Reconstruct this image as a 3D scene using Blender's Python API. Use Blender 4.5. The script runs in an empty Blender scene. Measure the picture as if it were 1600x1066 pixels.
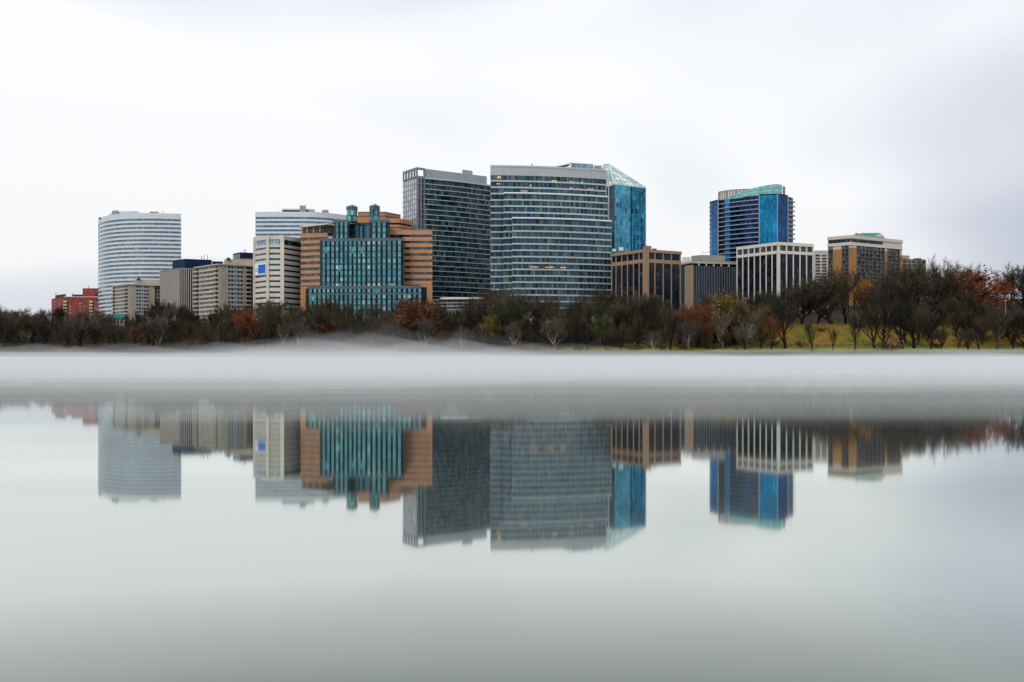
import bpy, bmesh, math, random
from mathutils import Vector
R = math.radians
scene = bpy.context.scene
col = scene.collection

# ---------------------------------------------------------------- camera
CZ, HY, F = 2.3, 553.5, 1600.0          # eye height, horizon row, focal length (px of the 1600 px photograph)
cam_d = bpy.data.cameras.new("camera")
cam_d.sensor_width = 36.0; cam_d.lens = 36.0
cam_d.shift_y = (HY - 533.0) / 1600.0
cam_d.clip_start = 0.1; cam_d.clip_end = 20000
cam = bpy.data.objects.new("camera", cam_d); col.objects.link(cam)
cam.location = (0, 0, CZ); cam.rotation_euler = (R(90), 0, 0)
scene.camera = cam

# ---------------------------------------------------------------- world, sun, exposure
SUN_EL, SUN_AZ = 42.0, 205.0            # azimuth clockwise from +Y: behind the camera, a little to the left
world = bpy.data.worlds.new("World"); scene.world = world; world.use_nodes = True
nt = world.node_tree; nt.nodes.clear()
def wn(t, **k):
    n = nt.nodes.new(t)
    for a, b in k.items(): setattr(n, a, b)
    return n
wout = wn("ShaderNodeOutputWorld"); wbg = wn("ShaderNodeBackground")
sky = wn("ShaderNodeTexSky", sky_type='NISHITA', sun_disc=False)
sky.sun_elevation = R(SUN_EL); sky.sun_rotation = R(SUN_AZ); sky.dust_density = 3.0
skyk = wn("ShaderNodeMixRGB", blend_type='MULTIPLY'); skyk.inputs[0].default_value = 1.0
skyk.inputs[2].default_value = (1.0, 1.0, 1.0, 1)
nt.links.new(sky.outputs[0], skyk.inputs[1])
tc = wn("ShaderNodeTexCoord")
mp = wn("ShaderNodeMapping"); mp.inputs['Scale'].default_value = (1.0, 1.0, 2.6)
mp.inputs['Rotation'].default_value = (0, R(14), 0); mp.inputs['Location'].default_value = (11.606, 13.510, 0.1377)
nz = wn("ShaderNodeTexNoise"); nz.inputs['Scale'].default_value = 1.55; nz.inputs['Detail'].default_value = 2.0
nz.inputs['Roughness'].default_value = 0.42; nz.inputs['Distortion'].default_value = 0.5
rp = wn("ShaderNodeValToRGB")
rp.color_ramp.elements[0].position = 0.39; rp.color_ramp.elements[0].color = (5.5, 5.9, 7.0, 1)
rp.color_ramp.elements[1].position = 0.61; rp.color_ramp.elements[1].color = (10.0, 10.1, 10.25, 1)
nt.links.new(tc.outputs['Generated'], mp.inputs[0]); nt.links.new(mp.outputs[0], nz.inputs[0]); nt.links.new(nz.outputs[0], rp.inputs[0])
# overcast skies grow brighter from the horizon to the zenith
sep = wn("ShaderNodeSeparateXYZ"); nt.links.new(tc.outputs['Generated'], sep.inputs[0])
mr = wn("ShaderNodeMapRange"); mr.inputs[1].default_value = 0.0; mr.inputs[2].default_value = 1.0
mr.inputs[3].default_value = 0.94; mr.inputs[4].default_value = 1.30
nt.links.new(sep.outputs[2], mr.inputs[0])
cm = wn("ShaderNodeVectorMath", operation='SCALE'); nt.links.new(rp.outputs[0], cm.inputs[0]); nt.links.new(mr.outputs[0], cm.inputs[3])
mixc = wn("ShaderNodeMixRGB"); mixc.inputs[0].default_value = 0.93     # cloud cover
nt.links.new(skyk.outputs[0], mixc.inputs[1]); nt.links.new(cm.outputs[0], mixc.inputs[2])
nt.links.new(mixc.outputs[0], wbg.inputs[0]); wbg.inputs[1].default_value = 0.1
nt.links.new(wbg.outputs[0], wout.inputs[0])

sun_d = bpy.data.lights.new("sun", 'SUN'); sun_d.energy = 1.3; sun_d.angle = R(18); sun_d.color = (1, 0.955, 0.89)
sun = bpy.data.objects.new("sun", sun_d); col.objects.link(sun)
az, el = R(SUN_AZ), R(SUN_EL)
sv = Vector((math.sin(az) * math.cos(el), math.cos(az) * math.cos(el), math.sin(el)))
sun.rotation_euler = sv.to_track_quat('Z', 'Y').to_euler(); sun.location = (0, -50, 200)

scene.view_settings.view_transform = 'Standard'; scene.view_settings.look = 'None'
scene.view_settings.exposure = 0.0; scene.view_settings.gamma = 1.0; scene.view_settings.use_curve_mapping = False
scene.cycles.volume_bounces = 2; scene.cycles.max_bounces = 8; scene.cycles.use_denoising = True
scene.cycles.transparent_max_bounces = 12

# ---------------------------------------------------------------- helpers
def P(px, d): return ((px - 800.0) / F * d, float(d))
def Z(py, d): return CZ + (HY - py) / F * d
def smooth(a, b, x):
    t = min(1, max(0, (x - a) / (b - a))); return t * t * (3 - 2 * t)
def tag(o, label=None, cat=None, group=None, kind=None):
    if label: o["label"] = label
    if cat: o["category"] = cat
    if group: o["group"] = group
    if kind: o["kind"] = kind
    return o
ORG = {}
def thing(name, label, cat, loc, group=None):
    o = bpy.data.objects.new(name, None); o.empty_display_size = 2; col.objects.link(o)
    o.location = loc; ORG[o.name] = Vector(loc)
    return tag(o, label, cat, group)
class MB:
    def __init__(s): s.v = []; s.f = []; s.c = []
    def quad(s, a, b, c, d, t=None):
        n = len(s.v); s.v += [a, b, c, d]; s.f.append((n, n + 1, n + 2, n + 3)); s.c.append(t)
    def tri(s, a, b, c, t=None):
        n = len(s.v); s.v += [a, b, c]; s.f.append((n, n + 1, n + 2)); s.c.append(t)
    def prism(s, poly, z0, z1, t=None):
        n = len(s.v); m = len(poly)
        s.v += [(p[0], p[1], z0) for p in poly] + [(p[0], p[1], z1) for p in poly]
        for i in range(m):
            j = (i + 1) % m; s.f.append((n + i, n + j, n + m + j, n + m + i)); s.c.append(t)
        s.f.append(tuple(range(n + m, n + 2 * m))); s.c.append(t)
        s.f.append(tuple(range(n + m - 1, n - 1, -1))); s.c.append(t)
    def ribbon(s, path, z0, z1, oo, oi, t=None):          # a band along a wall path, oo = outer offset, oi = inner offset
        a = offs(path, oo); b = offs(path, oi); n = len(path)
        for i in range(n - 1):
            s.quad((*a[i], z0), (*a[i + 1], z0), (*a[i + 1], z1), (*a[i], z1), t)
            s.quad((*a[i], z1), (*a[i + 1], z1), (*b[i + 1], z1), (*b[i], z1), t)
            s.quad((*b[i], z0), (*b[i + 1], z0), (*a[i + 1], z0), (*a[i], z0), t)
        for i in (0, n - 1):
            s.quad((*a[i], z0), (*b[i], z0), (*b[i], z1), (*a[i], z1), t)
    def tube(s, p, q, r, n=6, t=None, r2=None):
        p, q = Vector(p), Vector(q); d = (q - p)
        if d.length < 1e-6: return
        d.normalize(); u = d.orthogonal().normalized(); w = d.cross(u); r2 = r if r2 is None else r2
        k = len(s.v)
        for c, rr in ((p, r), (q, r2)):
            for i in range(n):
                a = 2 * math.pi * i / n; s.v.append(tuple(c + rr * (math.cos(a) * u + math.sin(a) * w)))
        for i in range(n):
            j = (i + 1) % n; s.f.append((k + i, k + j, k + n + j, k + n + i)); s.c.append(t)
        if n > 3:
            s.f.append(tuple(range(k + n, k + 2 * n))); s.c.append(t)
    def mesh(s, name, org=Vector((0, 0, 0))):
        me = bpy.data.meshes.new(name)
        me.from_pydata([(v[0] - org[0], v[1] - org[1], v[2] - org[2]) for v in s.v], [], s.f)
        if any(c is not None for c in s.c):
            at = me.attributes.new("tint", 'FLOAT_COLOR', 'FACE')
            at.data.foreach_set("color", [x for c in s.c for x in ((*c, 1.0) if c else (1, 1, 1, 1))])
        me.update(); return me
    def build(s, name, mat, parent=None, kind=None):
        root = parent
        while root is not None and root.parent is not None: root = root.parent
        org = ORG[root.name] if root is not None and root.name in ORG else Vector((0, 0, 0))
        me = s.mesh(name, org); me.materials.append(mat)
        o = bpy.data.objects.new(name, me); col.objects.link(o)
        if parent is not None: o.parent = parent
        if kind: o["kind"] = kind
        return o
def offs(path, o):
    out = []; n = len(path)
    def nrm(a, b):
        dx, dy = b[0] - a[0], b[1] - a[1]; l = math.hypot(dx, dy) or 1; return (dy / l, -dx / l)
    for i, p in enumerate(path):
        if i == 0: m = nrm(path[0], path[1])
        elif i == n - 1: m = nrm(path[-2], path[-1])
        else:
            a = nrm(path[i - 1], p); b = nrm(p, path[i + 1]); k = 1 + a[0] * b[0] + a[1] * b[1]
            m = ((a[0] + b[0]) / max(k, 0.3), (a[1] + b[1]) / max(k, 0.3))
        out.append((p[0] + m[0] * o, p[1] + m[1] * o))
    return out
def hit(px, A, B):                       # where the wall A-B is seen in photograph column px
    k = (px - 800.0) / F
    t = (A[0] - k * A[1]) / ((A[0] - k * A[1]) - (B[0] - k * B[1]))
    return (A[0] + (B[0] - A[0]) * t, A[1] + (B[1] - A[1]) * t)
def sub(A, B, pa, pb): return [hit(pa, A, B), hit(pb, A, B)]
def lerp(A, B, t): return (A[0] + (B[0] - A[0]) * t, A[1] + (B[1] - A[1]) * t)
def resample(path, w=None, n=None):
    L = [0]
    for i in range(len(path) - 1): L.append(L[-1] + math.dist(path[i], path[i + 1]))
    n = n or max(1, round(L[-1] / w)); out = []
    k = 0
    for i in range(n + 1):
        s = L[-1] * i / n
        while k < len(path) - 2 and L[k + 1] < s: k += 1
        t = (s - L[k]) / ((L[k + 1] - L[k]) or 1); out.append(lerp(path[k], path[k + 1], t))
    return out
def curve(pts, n=5):                     # Catmull-Rom through the points
    out = []
    for i in range(len(pts) - 1):
        p0 = pts[max(i - 1, 0)]; p1 = pts[i]; p2 = pts[i + 1]; p3 = pts[min(i + 2, len(pts) - 1)]
        for k in range(n):
            t = k / n
            out.append(tuple(0.5 * (2 * b + (c - a) * t + (2 * a - 5 * b + 4 * c - d) * t * t + (3 * b - a - 3 * c + d) * t ** 3)
                             for a, b, c, d in zip(p0, p1, p2, p3)))
    out.append(tuple(pts[-1])); return out
rng = random.Random(7)
def pick(pal, j=0.18, r=rng):
    c = r.choice(pal); k = 1 + r.uniform(-j, j); return tuple(min(1, x * k) for x in c)
def panes(mb, path, z0, z1, o, w, pal, gap=0.05, n=None, j=0.18):
    q = resample(path, w, n); q = offs(q, o)
    for i in range(len(q) - 1):
        a = lerp(q[i], q[i + 1], gap); b = lerp(q[i], q[i + 1], 1 - gap)
        mb.quad((*a, z0), (*b, z0), (*b, z1), (*a, z1), pick(pal, j))
def ribs(mb, path, z0, z1, oo, oi, w, n=None, th=0.12):  # upright mullions at the pane joints
    for p, q in zip(resample(path, w, n), offs(resample(path, w, n), 1.0)):
        nx, ny = q[0] - p[0], q[1] - p[1]; tx, ty = -ny, nx
        c = [(p[0] + nx * a + tx * b, p[1] + ny * a + ty * b) for a, b in ((oo, -th), (oo, th), (oi, th), (oi, -th))]
        mb.prism(c, z0, z1)

# ---------------------------------------------------------------- materials
def nodes_of(m):
    m.use_nodes = True; return m.node_tree.nodes, m.node_tree.links
MATS = {}
def wall(name, c, rough=0.8, var=0.16, scale=0.25, streak=1.0, spec=0.3, metal=0.0):
    """painted, stone or metal wall: base colour with weathering (uneven patches and rain streaks)"""
    if name in MATS: return MATS[name]
    m = bpy.data.materials.new(name); N, L = nodes_of(m); b = N["Principled BSDF"]
    t = N.new("ShaderNodeTexCoord"); mp = N.new("ShaderNodeMapping"); mp.inputs['Scale'].default_value = (1, 1, 1 - 0.8 * streak)
    n1 = N.new("ShaderNodeTexNoise"); n1.inputs['Scale'].default_value = scale; n1.inputs['Detail'].default_value = 5
    n1.inputs['Roughness'].default_value = 0.6
    mr = N.new("ShaderNodeMapRange"); mr.inputs[1].default_value = 0.3; mr.inputs[2].default_value = 0.7
    mr.inputs[3].default_value = 1 - var; mr.inputs[4].default_value = 1 + var
    vm = N.new("ShaderNodeVectorMath"); vm.operation = 'SCALE'; vm.inputs[0].default_value = c
    L.new(t.outputs['Object'], mp.inputs[0]); L.new(mp.outputs[0], n1.inputs[0]); L.new(n1.outputs[0], mr.inputs[0])
    L.new(mr.outputs[0], vm.inputs[3]); L.new(vm.outputs[0], b.inputs['Base Color'])
    b.inputs['Roughness'].default_value = rough; b.inputs['Specular IOR Level'].default_value = spec; b.inputs['Metallic'].default_value = metal
    MATS[name] = m; return m
def glass(name, metal=0.0, rough=0.08, ior=1.5, fac=1.0, spec=0.5, var=.28, ns=.6):
    """window glass: each pane has its own tint (attribute), blinds and coating, some with sky painted in; reflects the sky"""
    if name in MATS: return MATS[name]
    m = bpy.data.materials.new(name); N, L = nodes_of(m); b = N["Principled BSDF"]
    a = N.new("ShaderNodeAttribute"); a.attribute_name = "tint"
    t = N.new("ShaderNodeTexCoord"); n1 = N.new("ShaderNodeTexNoise"); n1.inputs['Scale'].default_value = ns
    n1.inputs['Detail'].default_value = 3
    mr = N.new("ShaderNodeMapRange"); mr.inputs[1].default_value = 0.3; mr.inputs[2].default_value = 0.7
    mr.inputs[3].default_value = (1 - var) * fac; mr.inputs[4].default_value = (1 + var) * fac
    vm = N.new("ShaderNodeVectorMath"); vm.operation = 'SCALE'
    L.new(t.outputs['Object'], n1.inputs[0]); L.new(n1.outputs[0], mr.inputs[0]); L.new(a.outputs['Color'], vm.inputs[0])
    L.new(mr.outputs[0], vm.inputs[3]); L.new(vm.outputs[0], b.inputs['Base Color'])
    bp = N.new("ShaderNodeBump"); bp.inputs['Strength'].default_value = 0.08; bp.inputs['Distance'].default_value = 0.3
    n2 = N.new("ShaderNodeTexNoise"); n2.inputs['Scale'].default_value = 0.5
    L.new(t.outputs['Object'], n2.inputs[0]); L.new(n2.outputs[0], bp.inputs['Height']); L.new(bp.outputs[0], b.inputs['Normal'])
    b.inputs['Metallic'].default_value = metal; b.inputs['Roughness'].default_value = rough; b.inputs['IOR'].default_value = ior; b.inputs['Specular IOR Level'].default_value = spec
    MATS[name] = m; return m
def lit(name, c, s):
    m = bpy.data.materials.new(name); N, L = nodes_of(m); b = N["Principled BSDF"]
    b.inputs['Base Color'].default_value = (*c, 1); b.inputs['Emission Color'].default_value = (*c, 1); b.inputs['Emission Strength'].default_value = s
    return m
def tinted(name, rough=0.85, lo=0.7, hi=1.3, scale=0.7, transl=0.0):
    """plants: the object's own colour, uneven from clump to clump"""
    m = bpy.data.materials.new(name); N, L = nodes_of(m); b = N["Principled BSDF"]
    oi = N.new("ShaderNodeObjectInfo"); a = N.new("ShaderNodeAttribute"); a.attribute_name = "tint"
    mul = N.new("ShaderNodeMixRGB"); mul.blend_type = 'MULTIPLY'; mul.inputs[0].default_value = 1
    t = N.new("ShaderNodeTexCoord"); n1 = N.new("ShaderNodeTexNoise"); n1.inputs['Scale'].default_value = scale; n1.inputs['Detail'].default_value = 3
    mr = N.new("ShaderNodeMapRange"); mr.inputs[1].default_value = 0.3; mr.inputs[2].default_value = 0.7
    mr.inputs[3].default_value = lo; mr.inputs[4].default_value = hi
    vm = N.new("ShaderNodeVectorMath"); vm.operation = 'SCALE'
    L.new(oi.outputs['Color'], mul.inputs[1]); L.new(a.outputs['Color'], mul.inputs[2])
    L.new(t.outputs['Object'], n1.inputs[0]); L.new(n1.outputs[0], mr.inputs[0]); L.new(mul.outputs[0], vm.inputs[0])
    L.new(mr.outputs[0], vm.inputs[3]); L.new(vm.outputs[0], b.inputs['Base Color'])
    b.inputs['Roughness'].default_value = rough; b.inputs['Specular IOR Level'].default_value = 0.15
    return m
BARK = tinted("bark"); TWIG = tinted("twigs"); LEAF = tinted("leaves", scale=0.35, lo=0.6, hi=1.4)
G_DARK = glass("dark_glass", 0.0, 0.06, 1.5, spec=.16)
G_MIRR = glass("coated_glass", 0.75, 0.10, 1.5, spec=.3, var=.42, ns=.045)
G_SOFT = glass("tinted_glass", 0.35, 0.10, 1.5, spec=.25, var=.15)
CONC = wall("pale_concrete", (0.44, 0.41, 0.36))
DARKROOF = wall("roof_felt", (0.10, 0.10, 0.10))
DARK = wall("dark_frame", (0.02, 0.022, 0.028), 0.5)

# ---------------------------------------------------------------- terrain and water
def gz(x, d):
    if d < 500: d += (1.6 * math.sin(x * .07) + 1.1 * math.sin(x * .19 + 1) + .6 * math.sin(x * .43)) * smooth(500, 488, d)
    if d < 480: return -2.0
    z = -2 + 5.9 * smooth(480, 486, d)
    z += 1.8 * smooth(486, 505, d) + 12.5 * smooth(504, 556, d) + 4.5 * smooth(556, 640, d) + 3 * smooth(640, 1000, d)
    z += 0.5 * math.sin(x * 0.045) * smooth(486, 520, d) + 0.35 * math.sin(x * 0.11 + d * 0.05) * smooth(488, 520, d)
    z += 15 * smooth(140, 260, x) * smooth(548, 660, d)
    return z
def make_terrain():
    xs = [-1500, -1100, -800, -600] + [-450 + 6 * i for i in range(151)] + [600, 800, 1100, 1500]
    ds = [478, 480, 481.5, 483, 484.5, 486, 489, 493, 497, 501, 505] + [510 + 6 * i for i in range(24)] + [670, 720, 800, 900, 1000, 1200, 1600, 2400]
    mb = MB(); mb.v = [(x * (1 if d < 1000 else d / 1000), d, gz(x, d)) for d in ds for x in xs]; n = len(xs)
    for j in range(len(ds) - 1):
        for i in range(n - 1):
            a = j * n + i; mb.f.append((a, a + 1, a + n + 1, a + n)); mb.c.append(None)
    m = bpy.data.materials.new("bank_ground"); N, L = nodes_of(m); b = N["Principled BSDF"]
    t = N.new("ShaderNodeTexCoord")
    def noise(s, d=4):
        q = N.new("ShaderNodeTexNoise"); q.inputs['Scale'].default_value = s; q.inputs['Detail'].default_value = d; L.new(t.outputs['Object'], q.inputs[0]); return q
    def ramp(src, stops):
        r = N.new("ShaderNodeValToRGB"); e = r.color_ramp.elements
        while len(e) < len(stops): e.new(0.5)
        for el_, (p, c) in zip(e, stops): el_.position = p; el_.color = (*c, 1)
        L.new(src, r.inputs[0]); return r
    grass = ramp(noise(0.09, 6).outputs[0], [(0.30, (0.055, 0.09, 0.014)), (0.42, (0.14, 0.125, 0.02)), (0.53, (0.21, 0.135, 0.024)), (0.64, (0.18, 0.078, 0.024))])
    lawn = ramp(noise(0.12).outputs[0], [(0.35, (0.12, 0.155, 0.022)), (0.65, (0.25, 0.23, 0.04))])
    litter = ramp(noise(0.3).outputs[0], [(0.3, (0.018, 0.015, 0.011)), (0.7, (0.055, 0.04, 0.027))])
    sp = N.new("ShaderNodeSeparateXYZ"); L.new(t.outputs['Object'], sp.inputs[0])
    def rngm(src, a, b_):
        q = N.new("ShaderNodeMapRange"); q.inputs[1].default_value = a; q.inputs[2].default_value = b_; L.new(src, q.inputs[0]); return q
    def mix(f, a, b_):
        q = N.new("ShaderNodeMixRGB"); L.new(f, q.inputs[0]); L.new(a, q.inputs[1]); L.new(b_, q.inputs[2]); return q
    g2 = mix(rngm(sp.outputs[2], 5.6, 7.0).outputs[0], lawn.outputs[0], grass.outputs[0])
    mx = mix(rngm(sp.outputs[0], 60, 110).outputs[0], litter.outputs[0], g2.outputs[0])
    verge = mix(rngm(sp.outputs[0], -20, 45).outputs[0], litter.outputs[0], lawn.outputs[0])
    lw = mix(rngm(sp.outputs[2], 5.2, 6.2).outputs[0], verge.outputs[0], mx.outputs[0])            # mown verge along the right bank
    top = mix(rngm(sp.outputs[1], 560, 590).outputs[0], lw.outputs[0], litter.outputs[0])
    stone = ramp(noise(0.8).outputs[0], [(0.3, (0.012, 0.011, 0.009)), (0.7, (0.05, 0.044, 0.036))])
    bank = mix(rngm(sp.outputs[2], 3.2, 3.9).outputs[0], stone.outputs[0], top.outputs[0])
    bp = N.new("ShaderNodeBump"); bp.inputs['Strength'].default_value = 0.8; bp.inputs['Distance'].default_value = 0.5
    L.new(noise(1.2).outputs[0], bp.inputs['Height']); L.new(bp.outputs[0], b.inputs['Normal'])
    L.new(bank.outputs[0], b.inputs['Base Color']); b.inputs['Roughness'].default_value = 0.95; b.inputs['Specular IOR Level'].default_value = 0.1
    tag(mb.build("terrain", m), "leaf-littered river bank rising to grassy slopes under the trees", "terrain", kind="structure")
make_terrain()

def make_water():
    mb = MB(); mb.quad((-4000, -2500, 0), (4000, -2500, 0), (4000, 2500, 0), (-4000, 2500, 0))
    m = bpy.data.materials.new("river_water"); N, L = nodes_of(m); N.remove(N["Principled BSDF"]); out = N["Material Output"]
    dif = N.new("ShaderNodeBsdfDiffuse"); dif.inputs[0].default_value = (0.058, 0.078, 0.066, 1)     # silty water
    glo = N.new("ShaderNodeBsdfGlossy"); glo.inputs[0].default_value = (0.885, 0.93, 0.895, 1); glo.inputs['Roughness'].default_value = 0.055
    lw = N.new("ShaderNodeLayerWeight"); lw.inputs[0].default_value = 0.5           # mirror-like at grazing angles, murky from above
    fr = N.new("ShaderNodeValToRGB"); e = fr.color_ramp.elements
    for p, v in ((0.0, .03), (0.5, .13), (0.69, .25), (0.74, .43), (0.79, .69), (0.9, .94)): q = e.new(p) if p else e[0]; q.position = p; q.color = (v, v, v, 1)
    e[-1].position = 1.0; e[-1].color = (.97, .97, .97, 1); L.new(lw.outputs['Facing'], fr.inputs[0])
    mx = N.new("ShaderNodeMixShader")
    t = N.new("ShaderNodeTexCoord"); mp = N.new("ShaderNodeMapping"); mp.inputs['Scale'].default_value = (0.02, 0.06, 1)
    nz = N.new("ShaderNodeTexNoise"); nz.inputs['Scale'].default_value = 1.0; nz.inputs['Detail'].default_value = 2
    mr = N.new("ShaderNodeMapRange"); mr.inputs[1].default_value = 0.3; mr.inputs[2].default_value = 0.7
    mr.inputs[3].default_value = 0.024; mr.inputs[4].default_value = 0.046
    L.new(t.outputs['Object'], mp.inputs[0]); L.new(mp.outputs[0], nz.inputs[0]); L.new(nz.outputs[0], mr.inputs[0]); L.new(mr.outputs[0], glo.inputs['Roughness'])
    m2 = N.new("ShaderNodeMapping"); m2.inputs['Rotation'].default_value = (0, 0, R(-24)); m2.inputs['Scale'].default_value = (.03, .11, 1)   # diagonal lanes of varied reflectivity, painted in for mirrored cloud streaks
    n2 = N.new("ShaderNodeTexNoise"); n2.inputs['Scale'].default_value = 1.0; n2.inputs['Detail'].default_value = 2; n2.inputs['Roughness'].default_value = .4
    r2 = N.new("ShaderNodeMapRange"); r2.inputs[1].default_value = .34; r2.inputs[2].default_value = .66; r2.inputs[3].default_value = .87; r2.inputs[4].default_value = 1.05
    mu = N.new("ShaderNodeMath"); mu.operation = 'MULTIPLY'; mu.use_clamp = True
    L.new(t.outputs['Object'], m2.inputs[0]); L.new(m2.outputs[0], n2.inputs[0]); L.new(n2.outputs[0], r2.inputs[0]); L.new(r2.outputs[0], mu.inputs[0]); L.new(fr.outputs[0], mu.inputs[1])
    L.new(mu.outputs[0], mx.inputs[0]); L.new(dif.outputs[0], mx.inputs[1]); L.new(glo.outputs[0], mx.inputs[2]); L.new(mx.outputs[0], out.inputs['Surface'])
    tag(mb.build("water", m), "still grey-green river mirroring the skyline", "water", kind="structure")
make_water()

# ---------------------------------------------------------------- generic building pieces
def base_z(path): return min(gz(x, y) for x, y in path) - 1.0
def new_building(name, label, path, cat="building"):
    c = (sum(p[0] for p in path) / len(path), sum(p[1] for p in path) / len(path))
    b = base_z(path); return thing(name, label, cat, (c[0], c[1], b)), b
def back(path, depth):                   # footprint: the seen wall path plus a back side
    a, b = path[0], path[-1]
    return list(path) + [(b[0] + (b[0] / b[1]) * depth, b[1] + depth), (a[0] + (a[0] / a[1]) * depth, a[1] + depth)]
def core(t, path, z0, z1, depth, mat, name="wall_core", inset=0.35, roof=None):
    p = offs(path, -inset); mb = MB(); mb.prism(back(p, depth), z0, z1); o = mb.build(name, mat, t)
    r = MB(); r.prism(back(p, depth), z1 + 0.002, z1 + 0.35); r.build("roof", roof or DARKROOF, t); return o
def box_on(t, name, A, B, pa, pb, z0, z1, oo, oi, mat, tint=None, kind=None):
    mb = MB(); mb.ribbon(sub(A, B, pa, pb), z0, z1, oo, oi, tint); return mb.build(name, mat, t, kind)
def window_on(t, A, B, pa, pb, z0, z1, o, mat, pal, n=1, name="window", j=0.18):
    mb = MB(); panes(mb, sub(A, B, pa, pb), z0, z1, o, None, pal, n=n, j=j); return mb.build(name, mat, t)
def free_box(t, name, A, B, z0, z1, depth, mat, roofmat=None):
    mb = MB(); mb.prism(back([A, B], depth), z0, z1); return mb.build(name, mat, t)
def rows(y0, pitch, h, n, d):            # window rows: (z bottom, z top) from photograph rows at distance d
    return [(Z(y0 + k * pitch + h, d), Z(y0 + k * pitch, d)) for k in range(n)]
def banded(t, path, rws, ztop, zbot, wmat, gmat, pal, pw, proud=0.3, gname="window_band", sname="spandrel", rib=None, ribmat=None, core_mat=None):
    zz = ztop
    for (a, b) in rws:
        mb = MB(); panes(mb, path, a, b, 0.0, pw, pal); mb.build(gname, gmat, t)
        mb = MB(); mb.ribbon(path, b, zz, proud, -0.3); mb.build(sname, wmat, t)
        zz = a
    mb = MB(); mb.ribbon(path, zbot, zz, proud, -0.3); mb.build(sname, wmat, t)
    if rib:
        mb = MB(); ribs(mb, path, zbot, rws[0][1], rib[0], -0.2, pw, th=rib[1]); mb.build("mullion_grid", ribmat or wmat, t, "stuff")
def mast(t, px, d, y0, y1, mat, r=0.18):
    x, y = P(px, d); mb = MB(); mb.tube((x, y, Z(y1, d)), (x, y, Z(y0, d)), r, 5); return mb.build("antenna", mat, t)
WHITE = wall("white_cladding", (0.60, 0.665, 0.71), 0.5, 0.05)
BEIGE = wall("beige_concrete", (0.40, 0.36, 0.285))
BEIGE2 = wall("pale_beige_concrete", (0.47, 0.44, 0.38))
GREYBR = wall("taupe_stone", (0.285, 0.26, 0.225), var=0.1)
BLUEBOX = wall("navy_metal", (0.004, 0.018, 0.058), 0.5, 0.1, spec=0.15)
STEEL = wall("grey_steel", (0.28, 0.30, 0.31), 0.5)
PAL_DK = [(0.02, 0.03, 0.045), (0.03, 0.045, 0.06), (0.015, 0.02, 0.03), (0.05, 0.065, 0.075)]

# ---- red brick apartments, far left
def red_apartments():
    A, B, C = P(80, 1030), P(100, 1000), P(172, 1004)
    t, b = new_building("apartment_block", "red brick apartment block with white balconies at the far left of the skyline", [A, B, C])
    RED = wall("red_brick", (0.29, 0.055, 0.046), var=0.3, scale=0.4); D = 1000
    zr = Z(464.5, D)
    mb = MB(); mb.prism(back(offs([A, B, C], -0.3), 40), b, zr); mb.build("wall", RED, t)
    mb = MB(); mb.prism(back(offs([lerp(A, B, .15), lerp(A, B, .98)], -2), 25), zr + .004, Z(461, 1020)); mb.build("roof_storey", wall("slate", (0.04, 0.05, 0.07)), t)
    mb = MB(); mb.prism(back(offs([hit(112, B, C), hit(128, B, C)], -2), 25), zr + .004, Z(460, D)); mb.build("roof_storey", wall("slate", (0.04, 0.05, 0.07)), t)
    mb = MB(); mb.prism(back(offs([hit(127.5, B, C), hit(160, B, C)], -3), 20), zr + .006, Z(450, D)); ph = mb.build("penthouse", RED, t)
    box_on(t, "penthouse_window", B, C, 147, 154.5, Z(462.5, D), Z(459, D), -2.7, -3.2, DARK)
    box_on(t, "parapet", B, C, 100, 172, zr, zr + 0.8, 0.2, -0.6, wall("pale_coping", (0.55, 0.5, 0.47)))
    for cx in (99.5, 140):
        for k in range(7):
            y = 468 + 5.05 * k; pa, pb = (cx + .5, cx + 5.2)
            box_on(t, "balcony", B, C, pa, pb, Z(y + 4.6, D), Z(y + 1.9, D), 1.4, -0.25, wall("cream_balcony", (0.72, 0.6, 0.47)))
            box_on(t, "balcony_door", B, C, pa, pb, Z(y + 1.9, D), Z(y, D), 0.05, -0.2, DARK)
    for pa, pb in ((108, 111.6), (117.5, 119.6), (123.5, 127), (132, 134), (149, 154)):
        for k in range(6):
            y = 466.5 + 5.05 * k + (0 if pa > 140 else 1.3)
            window_on(t, B, C, pa, pb, Z(y + 2.4, D), Z(y, D), 0.0 + .02 - .3 + .31, G_DARK, [(0.25, .27, .25), (.12, .14, .15), (.06, .06, .07)])
    for k in range(6):
        y = 470 + 5.05 * k
        window_on(t, A, B, 83, 88, Z(y + 2.4, 1020), Z(y, 1020), .02, G_DARK, PAL_DK); window_on(t, A, B, 92, 95, Z(y + 2.4, 1020), Z(y, 1020), .02, G_DARK, PAL_DK)
    for px, y in ((87.5, 457), (113, 457.5), (138.5, 446)): mast(t, px, 1008, y, y + 6, STEEL, .3)
red_apartments()

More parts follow.
